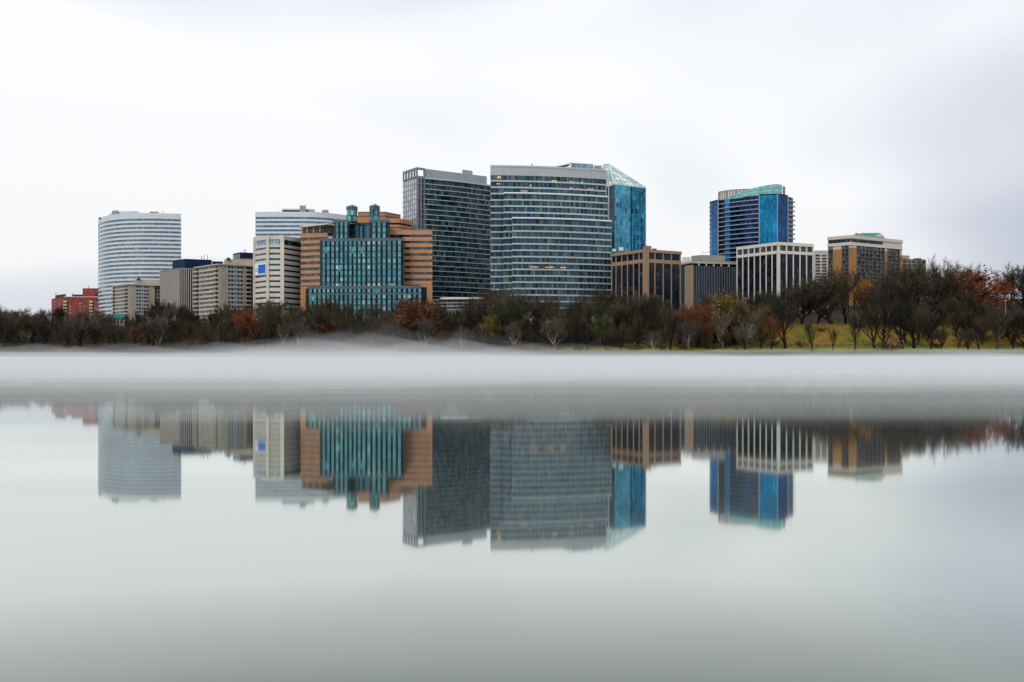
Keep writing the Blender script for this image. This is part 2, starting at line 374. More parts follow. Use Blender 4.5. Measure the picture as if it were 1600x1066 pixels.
# ---- two white banded towers
def white_tower_left():
    pts = curve([P(153.9, 1010), P(155.2, 990), P(160, 977), P(168, 966), P(180, 957), P(196, 951), P(220, 948), P(250, 949), P(283, 953)], 4)
    t, b = new_building("office_tower", "tall white banded tower with a rounded corner behind the beige apartments", pts); D = 950
    core(t, pts, b, Z(334, D), 30, DARK)
    banded(t, pts, rows(342.4, 6.42, 3.1, 25, D), Z(333.5, D), b, WHITE, G_SOFT, [(0.16, .22, .26), (.19, .25, .29), (.13, .19, .24), (.22, .28, .32)], 3.0, 0.35)
    q = curve([P(170, 985), P(180, 972), P(200, 966), P(217, 968)], 4)
    mb = MB(); mb.prism(back(q, 15), Z(334, D), Z(330.3, 968)); mb.build("penthouse", WHITE, t)
    mb = MB(); mb.prism(back([P(175, 972), P(185, 968)], 8), Z(334, D), Z(328.6, 968)); mb.build("penthouse", STEEL, t)
    mb = MB(); mb.prism(back([P(234, 965), P(248, 965)], 10), Z(334, D), Z(330.8, 965)); mb.build("plant_room", STEEL, t)
    mast(t, 254.5, 962, 328, 335, STEEL)
    q = offs(pts, 0.55)                                            # dark logo panel on the rounded corner
    mb = MB(); mb.ribbon(offs([P(155.6, 988), P(158.8, 980)], .55), Z(342.8, 985), Z(340.6, 985), .5, 0); mb.build("sign", DARK, t)
white_tower_left()
def white_tower_mid():
    pts = curve([P(399, 946), P(440, 945), P(480, 946), P(500, 949), P(520, 957), P(541, 969), P(560, 984)], 4)
    t, b = new_building("office_tower", "tall white banded tower rising behind the beige office with the blue banner", pts); D = 945
    core(t, pts, b, Z(331.5, D), 30, DARK)
    banded(t, pts, rows(339.2, 6.5, 3.1, 24, D), Z(331, D), b, WHITE, G_SOFT, [(0.16, .22, .26), (.19, .25, .29), (.13, .19, .24), (.10, .18, .24)], 3.0, 0.35)
    mb = MB(); mb.prism(back([P(442, 960), P(482, 962)], 15), Z(331.5, D), Z(328.5, 960)); mb.build("penthouse_base", DARK, t)
    mb = MB(); mb.prism(back([P(441, 959), P(487, 961)], 16), Z(328.5, 960) + .003, Z(326.3, 960)); mb.build("penthouse", WHITE, t)
    mb = MB(); mb.prism(back([P(468.2, 957), P(478, 957)], 10), Z(331, D), Z(321.2, 957)); mb.build("lift_overrun", STEEL, t)
    mb = MB(); mb.prism(back([P(482, 957), P(492, 957)], 10), Z(331, D), Z(327.4, 957)); mb.build("plant_room", wall("tan_metal", (.4, .37, .33)), t)
    mb = MB(); mb.prism(back([P(503, 966), P(513.5, 966)], 10), Z(331, D), Z(328.2, 966)); mb.build("plant_room", STEEL, t)
white_tower_mid()

# ---- two beige apartment slabs with balconies
def beige_apartments(name, label, L, C, Rt, D, ytop, pitch, nfl, lf, rf, pent, wing):
    t, b = new_building(name, label, [L, C, Rt]); zt = Z(ytop, D)
    core(t, [L, C, Rt], b, zt - .3, 26, BEIGE, "wall", 0.0)
    mb = MB(); mb.ribbon([L, C, Rt], zt - .25, zt + .55, 0.9, -3); mb.build("roof_slab", BEIGE2, t)
    for k in range(nfl):
        y = ytop + 1.6 + pitch * k; z1, z0 = Z(y, D), Z(y + pitch * .54, D); zb = Z(y + pitch, D)
        box_on(t, "spandrel", L, C, *lf['win'], zb, z0, 0.55, -0.2, BEIGE2)
        window_on(t, L, C, *lf['win'], z0, z1, 0.03, G_DARK, [(.10, .09, .08), (.16, .145, .12), (.05, .05, .05), (.21, .19, .16)], n=12, name="window_band")
        for bal in lf['bal']:
            box_on(t, "balcony", L, C, *bal, zb + .2, z0 - .1, 1.6, -0.2, BEIGE2)
            box_on(t, "balcony_door", L, C, *bal, z0, z1, 0.04, -0.2, DARK)
        pa, pb = rf['win']; w = (pb - pa) / 5.0
        box_on(t, "spandrel", C, Rt, pa - .6, pb + .6, zb, z0, 0.3, -0.2, wall("blue_grey_panel", (.36, .40, .43)))
        for i in range(5):
            window_on(t, C, Rt, pa + w * i + w * .12, pa + w * i + w * .8, z0 - .1, z1 - .15, 0.05, G_DARK,
                      [(.015, .022, .04), (.01, .015, .026), (.03, .04, .06), (.012, .018, .03), (.10, .12, .15)] if i != 2 else [(.20, .23, .25)])
        for bal in rf['bal']:
            box_on(t, "balcony", C, Rt, *bal, zb + .2, z0 - .1, 1.6, -0.2, BEIGE)
            box_on(t, "balcony_door", C, Rt, *bal, z0, z1, 0.04, -0.2, DARK)
    pa, pb, yp = pent
    a, c = P(pa, D + 12), P(pb, D + 16)
    mb = MB(); mb.prism(back([a, c], 10), zt, Z(yp, D + 12)); mb.build("penthouse", BEIGE, t)
    x, y = P(pa + 7, D + 12); mb = MB(); zz = Z(yp, D + 12)
    for k in range(4): mb.tube((x, y, zz + .35 * k), (x, y, zz + .35 * (k + 1)), [1.6, 1.7, 1.4, .9][k], 8, r2=[1.7, 1.4, .9, .3][k])
    mb.build("roof_vent", DARK, t)
    return t, b, zt
t, b, zt = beige_apartments("apartment_block", "beige apartment block with dark corner balconies standing before the rounded white tower",
    P(176, 845), P(200.4, 820), P(241.5, 833), 820, 444.6, 5.65, 10, dict(win=(180.5, 194.5), bal=[(176.2, 180), (195, 199.6)]), dict(win=(212.5, 233), bal=[]), (209.5, 252, 436.8), None)
A, B = P(241.5, 841), P(256, 846)
core(t, [A, B], b, Z(447, 841), 20, BEIGE, "wing_wall", 0.0)
for k in range(9):
    y = 449.5 + 5.65 * k
    window_on(t, A, B, 242, 244.5, Z(y + 3.2, 841), Z(y, 841), .05, G_DARK, PAL_DK); window_on(t, A, B, 247, 249.6, Z(y + 2.8, 841), Z(y, 841), .05, G_DARK, PAL_DK)
t, b, zt = beige_apartments("apartment_block", "beige apartment block with stacked pale balconies beside the office with the blue banner",
    P(304.5, 718), P(342, 690), P(392, 704), 690, 413.4, 6.9, 12, dict(win=(312, 335.5), bal=[(304.7, 311), (336.3, 341.2)]), dict(win=(356, 380), bal=[(384.5, 391.5)]), (350, 398, 405.6), None)
A, B = P(392, 712), P(404, 716)
core(t, [A, B], b, Z(418, 712), 16, BEIGE, "wing_wall", 0.0)
for k in range(10):
    y = 420 + 6.9 * k
    box_on(t, "balcony", A, B, 392.3, 399, Z(y + 6, 712), Z(y + 3, 712), 1.5, -.2, BEIGE); box_on(t, "balcony_door", A, B, 392.3, 399, Z(y + 3, 712), Z(y, 712), .05, -.2, DARK)

# ---- taupe finned block with navy penthouse
def finned_block():
    L, C, Rt = P(250, 789), P(280, 760), P(350, 772); D = 760
    t, b = new_building("office_block", "taupe windowless office block with vertical fins and a navy blue penthouse", [L, C, Rt])
    core(t, [L, C, Rt], b, Z(419.6, D), 40, GREYBR, "wall", 0.0)
    mb = MB(); mb.ribbon([L, C, Rt], Z(419.8, D), Z(418.8, D), .3, -1); mb.build("parapet", wall("taupe_coping", (.33, .31, .28)), t)
    mb = MB(); panes(mb, sub(C, Rt, 282, 349), b, Z(421, D), .04, 3, [(.012, .018, .035), (.02, .03, .05)], gap=0); mb.build("window_wall", G_DARK, t)
    for k in range(20):
        p = 283.5 + 3.4 * k; box_on(t, "fin", C, Rt, p, p + 1.35, b, Z(420.2, D), 0.35, -.1, wall("pale_fin", (.40, .38, .36)))
    a, c, e = P(269.5, 800), P(289, 786), P(331, 795)
    mb = MB(); mb.prism(back([a, c, e], 20), Z(419.6, D), Z(405, 786)); mb.build("penthouse", BLUEBOX, t)
    for k, pp in enumerate(([a, c], [c, e])):
        mb = MB(); mb.ribbon([a, c, e], Z(413.5, 786), Z(413, 786), .12, -.1) if k == 0 else mb.ribbon([a, c, e], Z(405.6, 786), Z(404.6, 786), .2, -1); mb.build("penthouse_trim", BLUEBOX, t)
    mb = MB(); mb.prism(back([P(331.5, 797), P(348.5, 800)], 15), Z(419.6, D), Z(408.3, 797)); mb.build("penthouse_wing", BLUEBOX, t)
    for px, y0 in ((315, 400.5), (318.7, 398.5), (324.3, 398.8)): mast(t, px, 796, y0, 407, DARK, .22)
finned_block()
def navy_top():
    a, c, e = P(364, 812), P(375, 800), P(400, 806)
    t, b = new_building("office_block", "dark navy block with two antennas peeking over the balconied beige apartments", [a, c, e])
    mb = MB(); mb.prism(back([a, c, e], 25), Z(404, 800), Z(394.3, 800)); mb.build("penthouse", BLUEBOX, t)
    mb = MB(); mb.prism(back([P(356, 812), c, P(405, 806)], 25), b, Z(404, 800) - .003); mb.build("wall", GREYBR, t)
    mb = MB(); panes(mb, [a, c], Z(403.5, 800), Z(396.5, 800), .06, 2, [(.1, .2, .3), (.06, .13, .22)]); mb.build("window_band", G_SOFT, t)
    for px in (381.3, 383.6): mast(t, px, 806, 390, 396, DARK, .22)
navy_top()

# ---- beige office with the banner
def banner_office():
    pts = [P(398.5, 662), P(417, 650), P(441, 650), P(472, 669)]; A, B, C, E = pts; D = 650
    t, b = new_building("office_block", "pale beige office with angled faces and a blue and white banner", pts)
    core(t, pts, b, Z(369, D), 30, DARK, inset=0.5)
    W = wall("ivory_concrete", (.60, .56, .48), var=.08)
    rws = [(Z(382.3, D), Z(374.2, D))] + rows(386.4, 8.62, 3.1, 12, D)
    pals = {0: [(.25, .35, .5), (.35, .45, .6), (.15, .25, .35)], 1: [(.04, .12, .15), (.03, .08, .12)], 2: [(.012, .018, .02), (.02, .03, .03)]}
    for fi, (p, q) in enumerate(((A, B), (B, C), (C, E))):
        zz = Z(368.3, D)
        for k, (z0, z1) in enumerate(rws):
            mb = MB(); mb.ribbon([p, q], z1, zz, .35, -.2); mb.build("spandrel", W, t); zz = z0
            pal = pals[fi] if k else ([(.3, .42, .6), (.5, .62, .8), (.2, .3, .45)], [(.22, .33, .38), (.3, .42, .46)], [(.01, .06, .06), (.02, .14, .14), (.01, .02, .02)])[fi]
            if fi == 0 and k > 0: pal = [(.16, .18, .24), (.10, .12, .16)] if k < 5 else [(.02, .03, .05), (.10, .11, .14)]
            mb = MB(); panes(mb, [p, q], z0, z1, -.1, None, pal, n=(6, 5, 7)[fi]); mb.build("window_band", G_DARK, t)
        mb = MB(); mb.ribbon([p, q], b, zz, .35, -.2); mb.build("spandrel", W, t)
    for pa, pb, s in ((416.6, 420.8, (B, C)), (438.4, 444.2, (B, C)), (397.6, 399.4, (A, B))):
        mb = MB(); mb.ribbon([hit(pa, *s), hit(pb, *s)], b, Z(367.8, D), 1.0, -.2); mb.build("pilaster", W, t)
    box_on(t, "plant_room", C, E, 446, 467, Z(369, D), Z(366.2, D), -4, -10, BEIGE2)
    # banner: white sheet, bright blue field and three short lines of print at its left edge
    bn = box_on(t, "banner", A, B, 399.6, 416.7, Z(428.4, D), Z(411.2, D), .62, .40, wall("banner_white", (.78, .80, .82), .6, .02))
    box_on(bn, "blue_field", A, B, 404.8, 416.2, Z(426.6, D), Z(412.8, D), .68, .63, wall("banner_blue", (.0, .14, .55), .5, .02))
    for y, c in ((417.8, (.25, .35, .6)), (420, (.1, .2, .55)), (422.2, (.6, .12, .14))):
        box_on(bn, "print_line", A, B, 400.3, 403.9, Z(y + 1.1, D), Z(y, D), .66, .63, wall("print_%d" % int(y), c, .6, .02))
banner_office()

# ---- terracotta and teal glass building
def teal_building():
    D = 640
    LA, LB = P(470, 655), P(512, 648)
    CA, CB = P(480, 645), P(660, 640)              # plane of the teal curtain wall
    RA, RB = P(628, 652), P(675.5, 652)
    t, b = new_building("office_building", "terracotta office with a stepped teal glass front and two glazed turrets", [LA, CA, CB, RB])
    TERRA = wall("terracotta", (.46, .23, .12), .7, .2); TERRB = wall("brown_brick", (.36, .19, .11), .8, .12)
    MAUVE = wall("mauve_granite", (.11, .12, .145), .6, .12, spec=.2)
    GW = [(.10, .11, .115), (.14, .15, .155), (.07, .085, .10)]
    # left wing
    core(t, [LA, LB], b, Z(364.5, 650), 40, DARK, inset=.6)
    zz = Z(364.2, 650)
    for k in range(9):
        y = 370.6 + 9.42 * k
        mb = MB(); mb.ribbon([LA, LB], Z(y, 650), zz, .3, -.5); mb.build("spandrel", TERRA, t)
        zz = Z(y + 4.6, 650); mb = MB(); panes(mb, [LA, LB], zz, Z(y, 650), -.1, None, GW, n=12); mb.build("window_band", G_SOFT, t)
    mb = MB(); mb.ribbon([hit(470, LA, LB), hit(478.2, LA, LB)], b, zz, .3, -1.5); mb.build("pier", TERRA, t)
    mb = MB(); mb.ribbon([LA, hit(481.5, LA, LB)], zz, zz + 1.2, .36, -.5); mb.build("lintel", TERRA, t)
    # terrace glass and pergola on the left wing
    a, c = P(472, 662), P(522, 656)
    mb = MB(); panes(mb, [a, c], Z(364, 650), Z(354.5, 650), 0, 3, [(.4, .4, .42), (.25, .22, .25), (.55, .5, .48), (.12, .1, .1)]); mb.build("terrace_glazing", G_DARK, t)
    mb = MB(); mb.prism(back([a, c], 8), Z(364, 650), Z(354.5, 650)); mb.build("terrace_room", wall("cream_wall", (.5, .45, .4)), t)
    p0, p1, p2 = P(469, 655), P(511, 640), P(524, 646); z = Z(352.3, 645)
    mb = MB(); mb.prism([p0, p1, p2, (p2[0], p2[1] + 14), (p0[0], p0[1] + 14)], z, z + .9); mb.build("terrace_roof", wall("cream_roof", (.62, .56, .48)), t)
    for px, d in ((470.5, 656), (480, 653), (490, 650), (500, 646)):
        x, y = P(px, d); mb = MB(); mb.prism([(x - .2, y - .2), (x + .2, y - .2), (x + .2, y + .2), (x - .2, y + .2)], Z(364, 650), z - .01); mb.build("terrace_post", BEIGE2, t)
    # right wing, dark core left showing at the corner balconies
    core(t, [RA, RB], b, Z(359.5, 652), 30, DARK, inset=.9)
    zz = Z(360.3, 652)
    for k in range(9):
        y = 366.8 + 9.75 * k
        mb = MB(); mb.ribbon([hit(630, RA, RB) if k else hit(609, RA, RB), RB], Z(y, 652), zz, .3, -.9); mb.build("spandrel", TERRA, t)
        zz = Z(y + 4.1, 652); mb = MB(); panes(mb, [hit(640.5, RA, RB), RB], zz, Z(y, 652), -.1, None, GW, n=10); mb.build("window_band", G_SOFT, t)
    mb = MB(); mb.ribbon([hit(667, RA, RB), RB], b, zz, .3, -.9); mb.build("pier", TERRA, t)
    mb = MB(); mb.ribbon([hit(656, RA, RB), RB], zz - .02, zz + 1.5, .36, -.9); mb.build("lintel", TERRA, t)
    mb = MB(); mb.ribbon([hit(609, RA, RB), RB], Z(360.2, 652), Z(359.2, 652), .5, -1); mb.build("coping", STEEL, t)
    # upper set-back tiers behind the turrets
    U0, U1, U2 = P(556, 672), P(624, 672), P(643.5, 684)
    for z0y, z1y, m in ((360, 356.5, TERRA), (353.8, 351.4, TERRA), (346.8, 341.5, TERRA)):
        mb = MB(); mb.ribbon([U0, U1, U2], Z(z0y + 1.5, 672), Z(z1y, 672), .4, -1); mb.build("tier_band", m, t)
    core(t, [U0, U1, U2], b, Z(342.2, 672), 25, DARK, "upper_core", .8)
    V0, V1, V2 = P(559, 682), P(602, 682), P(626, 696)
    mb = MB(); mb.prism(back([V0, V1, V2], 15), Z(345, 672), Z(331, 682)); mb.build("penthouse", TERRB, t)
    for y in (331.4, 337.5): mb = MB(); mb.ribbon([V0, V1, V2], Z(y + .7, 682), Z(y, 682), .15, -.3); mb.build("penthouse_trim", DARK, t)
    # teal curtain wall: columns of pale teal panes between dark recessed glass, granite spandrels on every floor
    TE = [(.09, .42, .43), (.12, .48, .47), (.07, .37, .42), (.16, .50, .45), (.05, .31, .41), (.11, .36, .33)]
    TD = [(.005, .02, .035), (.006, .04, .045), (.008, .015, .04), (.004, .012, .02)]
    TB = [(.35, .75, .66), (.28, .66, .68), (.45, .7, .45)]
    edges = []; p = 483.5
    while p < 658:
        w = 6.9 if p < 560 else 7.95
        edges.append((p, p + w * .58, p + w)); p += w
    def grid(pa, pb, ytop, ybot, off, name, d=D, fl=9.55):
        A, B = offs([CA, CB], off)
        zt, zb = Z(ytop, d), Z(ybot, d) if ybot < 500 else b
        cm = MB(); cm.prism(back([hit(pa, A, B), hit(pb, A, B)], 30), zb, zt); cm.build(name + "_core", DARK, t)
        mb = MB(); mb.ribbon([hit(pa, A, B), hit(pb, A, B)], zt - 1.5, zt + .3, .55, -.5); mb.build("coping", MAUVE, t)
        y = ytop + 3.4
        while y < min(ybot, 493) - 1:
            y2 = min(y + 5.9, ybot); mb = MB(); sp = MB()
            for (e0, e1, e2) in edges:
                if e0 < pa - 1 or e1 > pb + .5: continue
                L_ = sub(A, B, e0, e1); e2 = min(e2, pb)
                pal = [pick(TB if rng.random() < .05 else TE, .12)]; nrow = 2
                for i in range(nrow):
                    za, zc = Z(y + (y2 - y) * i / nrow, d), Z(y + (y2 - y) * (i + .9) / nrow, d)
                    panes(mb, L_, zc, za, .35, None, pal, n=1, gap=.04, j=.06)
                if e2 > e1:
                    panes(mb, sub(A, B, e1, e2), Z(y + fl, d), Z(y, d), .06, None, TD if rng.random() < .96 else TE, n=1, gap=.02)
                sp.ribbon(L_, Z(y + fl, d), Z(y2, d), .42, 0)
            mb.build("pane_row", G_SOFT, t, "stuff")
            if sp.v: sp.build("spandrel_row", MAUVE, t, "stuff")
            y += fl
    grid(481, 658, 447.3, 520, 1.2, "base")
    grid(500, 632, 372.4, 447.3, 0.0, "front")
    grid(520, 546, 342.6, 372.4, -1.6, "shoulder"); grid(577, 609, 342.6, 372.4, -1.6, "shoulder")
    # wide granite bands across the base
    A, B = offs([CA, CB], 1.2)
    for y0, y1 in ((449, 446.6), (460.6, 458.4)):
        mb = MB(); mb.ribbon([hit(481, A, B), hit(658, A, B)], Z(y0, D), Z(y1, D), .62, -.2); mb.build("granite_band", MAUVE, t)
    # recess between the shoulders: dark glazed bay with a glass box
    A, B = offs([CA, CB], -9)
    mb = MB(); panes(mb, sub(A, B, 544, 580), Z(380, D), Z(346, D), 0, None, [(.006, .03, .06), (.01, .05, .08), (.05, .18, .22), (.005, .01, .02)], n=9); mb.build("recess_glazing", G_SOFT, t)
    for y in (346, 355.5, 365): mb = MB(); mb.ribbon(sub(A, B, 544, 580), Z(y + 1.2, D), Z(y, D), .3, -.5); mb.build("recess_beam", MAUVE, t)
    mb = MB(); mb.prism(back(sub(A, B, 543, 581), 20), Z(390, D), Z(345.4, D)); mb.build("recess_core", DARK, t).location.y += .5
    A, B = offs([CA, CB], -3)
    mb = MB(); panes(mb, sub(A, B, 559, 577), Z(378, D), Z(352, D), 0, None, [(.04, .17, .23), (.06, .22, .28), (.02, .09, .14), (.01, .03, .05)], n=5, gap=.08); mb.build("glass_box", G_SOFT, t)
    # turrets
    for px0, px1, ytop in ((541.2, 557.3, 322.5), (577.3, 592.2, 321.6)):
        a, c = P(px0, 646), P(px1, 646); w = c[0] - a[0]
        e = P((px0 + px1) / 2, 642.6); f_ = (e[0], e[1] + 8.5)
        foot = [a, (e[0], e[1]), c, (c[0], c[1] + 3.5), f_, (a[0], a[1] + 3.5)]
        mb = MB(); mb.prism(foot, Z(347.5, 646), Z(345, 646)); tr = mb.build("turret", MAUVE, t)
        fr = [a, e, c]
        for (y0, y1, k) in ((345, 338.2, 1), (336.8, 328.6, 1)):
            mb = MB(); panes(mb, fr, Z(y0, 646), Z(y1, 646), 0, None, [(.12, .4, .4), (.05, .2, .24), (.3, .6, .58), (.02, .08, .1)], n=6, gap=.08); mb.build("turret_glazing", G_SOFT, tr)
        mb = MB(); mb.prism([lerp(q, f_, .06) for q in foot], Z(345, 646), Z(328, 646)); mb.build("turret_shaft", wall("dark_teal", (.03, .14, .16)), tr)  # plain dark teal body just behind the turret panes
        for y0, y1 in ((338.3, 336.6), (328.8, ytop + .2)):
            mb = MB(); mb.prism(offs(foot + [foot[0]], .12)[:-1], Z(y0, 646), Z(y1, 646)); mb.build("turret_band", MAUVE, tr)
        ap = (e[0], e[1] + 4, Z(ytop - 3.6, 646)); mb = MB(); zt = Z(ytop + .2, 646)
        for i in range(6):
            q, r_ = foot[i], foot[(i + 1) % 6]; mb.tri((*q, zt), (*r_, zt), ap, pick([(.14, .42, .36), (.2, .5, .44), (.1, .32, .3)]))
        mb.build("turret_roof", G_SOFT, tr)
teal_building()

# ---- dark curved glass tower
def dark_tower():
    L, C, Rt = P(629.3, 718), P(651, 700), P(769, 737); D = 700
    M = hit(664, C, Rt)
    mid = lerp(M, Rt, .5); mid = offs([M, mid, Rt], 2.2)[1]
    cur = curve([M, lerp(lerp(M, mid, .5), offs([M, mid], .8)[0], .3), mid, Rt], 6)
    t, b = new_building("office_tower", "dark green glass tower with a convex front and an open grey crown at one corner", [L, C, M, Rt])
    GP = wall("grey_panel", (.20, .215, .235), .45, .08); GL = wall("pale_grey_panel", (.34, .36, .375), .5, .08); LINE = wall("pale_spandrel", (.42, .49, .52), .4, .05)
    core(t, [L, C, M] + cur[1:], b, Z(277, D), 24, DARK, inset=.5)
    rws = rows(278.2, 8.03, 6.95, 28, D)
    pal = [(.010, .032, .045), (.018, .048, .058), (.03, .065, .068), (.05, .085, .08), (.014, .04, .08), (.08, .12, .115), (.006, .014, .02), (.02, .06, .10)]
    zz = Z(275.6, D)
    for k, (z0, z1) in enumerate(rws):
        mb = MB(); panes(mb, cur, z0, z1, 0, 1.75, pal, gap=.04, j=.3); mb.build("window_band", G_DARK, t)
        mb = MB(); mb.ribbon(cur, z1, zz, .35 if k else .7, -.4); mb.build("spandrel", LINE, t); zz = z0
        mb = MB(); panes(mb, sub(C, Rt, 654, 656.6), z0, z1, .05, None, PAL_DK, n=1); panes(mb, sub(C, Rt, 659, 662), z0, z1, .05, None, PAL_DK, n=1); mb.build("corner_window", G_DARK, t)
        mb = MB(); panes(mb, [L, C], z0 - .3, z1 - .1, .03, None, [(.52, .55, .57), (.48, .52, .54), (.56, .58, .60)], n=7, gap=.09); mb.build("window_band", G_SOFT, t)  # pale tints: the bright sky's reflection painted into this face's panes
        mb = MB(); mb.ribbon([L, C], z0 - .75, z0 - .3, .22, -.2); mb.build("spandrel", STEEL, t)
    mb = MB(); mb.ribbon(sub(C, Rt, 651.05, 664), b, Z(276.5, D), .02, -.5); mb.build("corner_panel", GP, t)
    # crown screen: plain panels over the curved front, open frame at the corner
    mb = MB(); mb.ribbon(sub(C, Rt, 664, 762), Z(275.6, D), Z(261.6, D), -1.2, -1.8); mb.build("crown_screen", GL, t)
    mb = MB(); ribs(mb, sub(C, Rt, 664, 762), Z(275.5, D), Z(261.9, D), -1.12, -1.5, 1.8, th=.03); mb.build("screen_seams", GP, t, "stuff")
    zb, zt = Z(277, D), Z(261.3, D)
    for A, B, pa, pb, n in ((L, C, 629.4, 651, 5), (C, Rt, 651, 664, 1)):
        for y0, y1 in ((264.6, 261.3), (277.2, 274.4)):
            mb = MB(); mb.ribbon(sub(A, B, pa, pb), Z(y0, D), Z(y1, D), .1, -1); mb.build("crown_beam", GP, t)
        q = resample(sub(A, B, pa, pb), None, n)
        for i, p in enumerate(q):
            u = Vector((B[0] - A[0], B[1] - A[1])).normalized() * (.55 if n > 1 else .8)
            s0, s1 = (p[0] - u.x * (i > 0), p[1] - u.y * (i > 0)), (p[0] + u.x * (i < n), p[1] + u.y * (i < n))
            mb = MB(); mb.ribbon([s0, s1], Z(274.4, D), Z(264.6, D), .08, -.98); mb.build("crown_post", GP, t)
    mb = MB(); mb.prism(back(sub(C, Rt, 722, 738), 8), Z(277, D), Z(264.8, 725)); mb.build("plant_room", GL, t).location.y += 4
dark_tower()

# ---- stepped curved glass tower
def stepped_tower():
    def bowed(pa, da, pb, db, bow):
        A, B = P(pa, da), P(pb, db); n = 12; out = []
        for i in range(n + 1):
            u = i / n; p = lerp(A, B, u); out.append((p[0], p[1] - bow * 4 * u * (1 - u)))
        return out
    layers = [("back", bowed(766.3, 654, 946.5, 670, 3.5), 258.2, 654), ("middle", bowed(787, 645, 949, 661, 3.5), 300.5, 645), ("front", bowed(800, 637, 955, 653, 3.5), 339.5, 637)]
    t, b = new_building("office_tower", "broad pale-banded glass tower stepping forward in three curved layers", layers[2][1])
    LINE = wall("silver_spandrel", (.40, .46, .50), .4, .05); LEDGE = wall("silver_ledge", (.66, .69, .71), .4, .05); MUL = wall("grey_mullion", (.17, .19, .205), .5); PAR = wall("grey_parapet", (.40, .415, .41), .5, .06)
    pal = [(.028, .075, .10), (.02, .06, .085), (.05, .10, .115), (.08, .125, .13), (.02, .075, .14), (.03, .11, .17), (.13, .16, .15), (.012, .025, .035), (.05, .085, .085)]
    LIT = lit("lit_office", (1.0, .50, .16), .42); LIT2 = lit("lit_office_pale", (1.0, .66, .36), .22)
    y0s = (274.0, 303.4, 342.4)
    for (nm, path, yt, d), y0 in zip(layers, y0s):
        core(t, path, b, Z(yt + 1.5, d), 26, DARK, nm + "_core", .5, roof=STEEL)
        n = int((502 - y0) / 9.98); rws = rows(y0, 9.98, 7.6, n, d); zz = Z(yt, d)
        for k, (z0, z1) in enumerate(rws):
            mb = MB(); panes(mb, path, z0, z1, 0, 1.45, pal, gap=.07, j=.3); mb.build("window_band", G_SOFT, t)
            if k: mb = MB(); mb.ribbon(path, z1, zz, .45, -.4); mb.build("spandrel", LINE, t)
            zz = z0
        mb = MB(); mb.ribbon(path, b, zz, .45, -.4); mb.build("spandrel", LINE, t)
        mb = MB(); ribs(mb, path, b, rws[0][1], .16, -.2, 2.9, th=.06); mb.build("mullion_grid", MUL, t, "stuff")
        z1 = rws[0][1]
        if nm == "back":
            mb = MB(); mb.ribbon(path, z1, Z(261, d), .3, -.6); mb.build("parapet", PAR, t)
            mb = MB(); mb.ribbon(path, Z(261, d), Z(yt, d), .55, -1.5); mb.build("coping", LINE, t)
            mb = MB(); ribs(mb, path, z1 + .1, Z(261.2, d), .36, 0, 2.2, th=.04); mb.build("parapet_seams", wall("seam_grey", (.33, .34, .34)), t, "stuff")
        else:
            mb = MB()                                             # rounded ledge
            r_ = (Z(yt, d) - z1) / 2; zc = z1 + r_; pr = [(.45 + r_ * math.cos(a), r_ * math.sin(a)) for a in [R(-90 + 30 * i) for i in range(7)]]
            for i in range(len(pr) - 1):
                a, c = offs(path, pr[i][0]), offs(path, pr[i + 1][0])
                for s in range(len(path) - 1): mb.quad((*a[s], zc + pr[i][1]), (*a[s + 1], zc + pr[i][1]), (*c[s + 1], zc + pr[i + 1][1]), (*c[s], zc + pr[i + 1][1]))
            mb.ribbon(path, z1 + .01, Z(yt, d) - .01, .44, -1); mb.build("rounded_ledge", LEDGE, t)
        # side wall facing right
        e = path[-1]; mb = MB(); mb.ribbon([e, (e[0] + 3, e[1] + 26)], b, Z(yt + 2, d), .1, -.4); mb.build("side_wall", PAR if nm == "back" else DARK, t)
        for (pa, pb, ya, yb, lm) in {"back": [(777.5, 783.5, 275.6, 278.6, LIT), (776, 782.5, 286.6, 288, LIT2), (828, 831.5, 288, 290, LIT), (862, 872, 280, 281.4, LIT2), (890, 912, 279.8, 281, LIT2), (891, 928, 290, 291.2, LIT2), (814, 825, 297.2, 298.6, LIT2)],
                                   "middle": [], "front": [(828, 842, 416.3, 417.8, LIT), (852, 867, 416.3, 417.8, LIT), (876, 886, 416.6, 417.9, LIT)]}[nm]:
            i = [k for k in range(len(path) - 1) if path[k][0] / path[k][1] <= (pa - 800) / F]; i = i[-1]
            s = offs(path, .03); mb = MB()
            q0, q1 = hit(pa, s[i], s[i + 1]), hit(pb, s[min(i + 1, 11)], s[min(i + 2, 12)]); n = max(1, round((pb - pa) / 4)); 
            for k in range(n): mb.quad(*[(*lerp(q0, q1, u), zz_) for u, zz_ in ((k / n, Z(yb, d)), ((k + .7) / n, Z(yb, d)), ((k + .7) / n, Z(ya, d)), (k / n, Z(ya, d)))])
            mb.build("lit_window", lm, t)
    mast(t, 831.5, 665, 255.5, 262, DARK, .3)
stepped_tower()

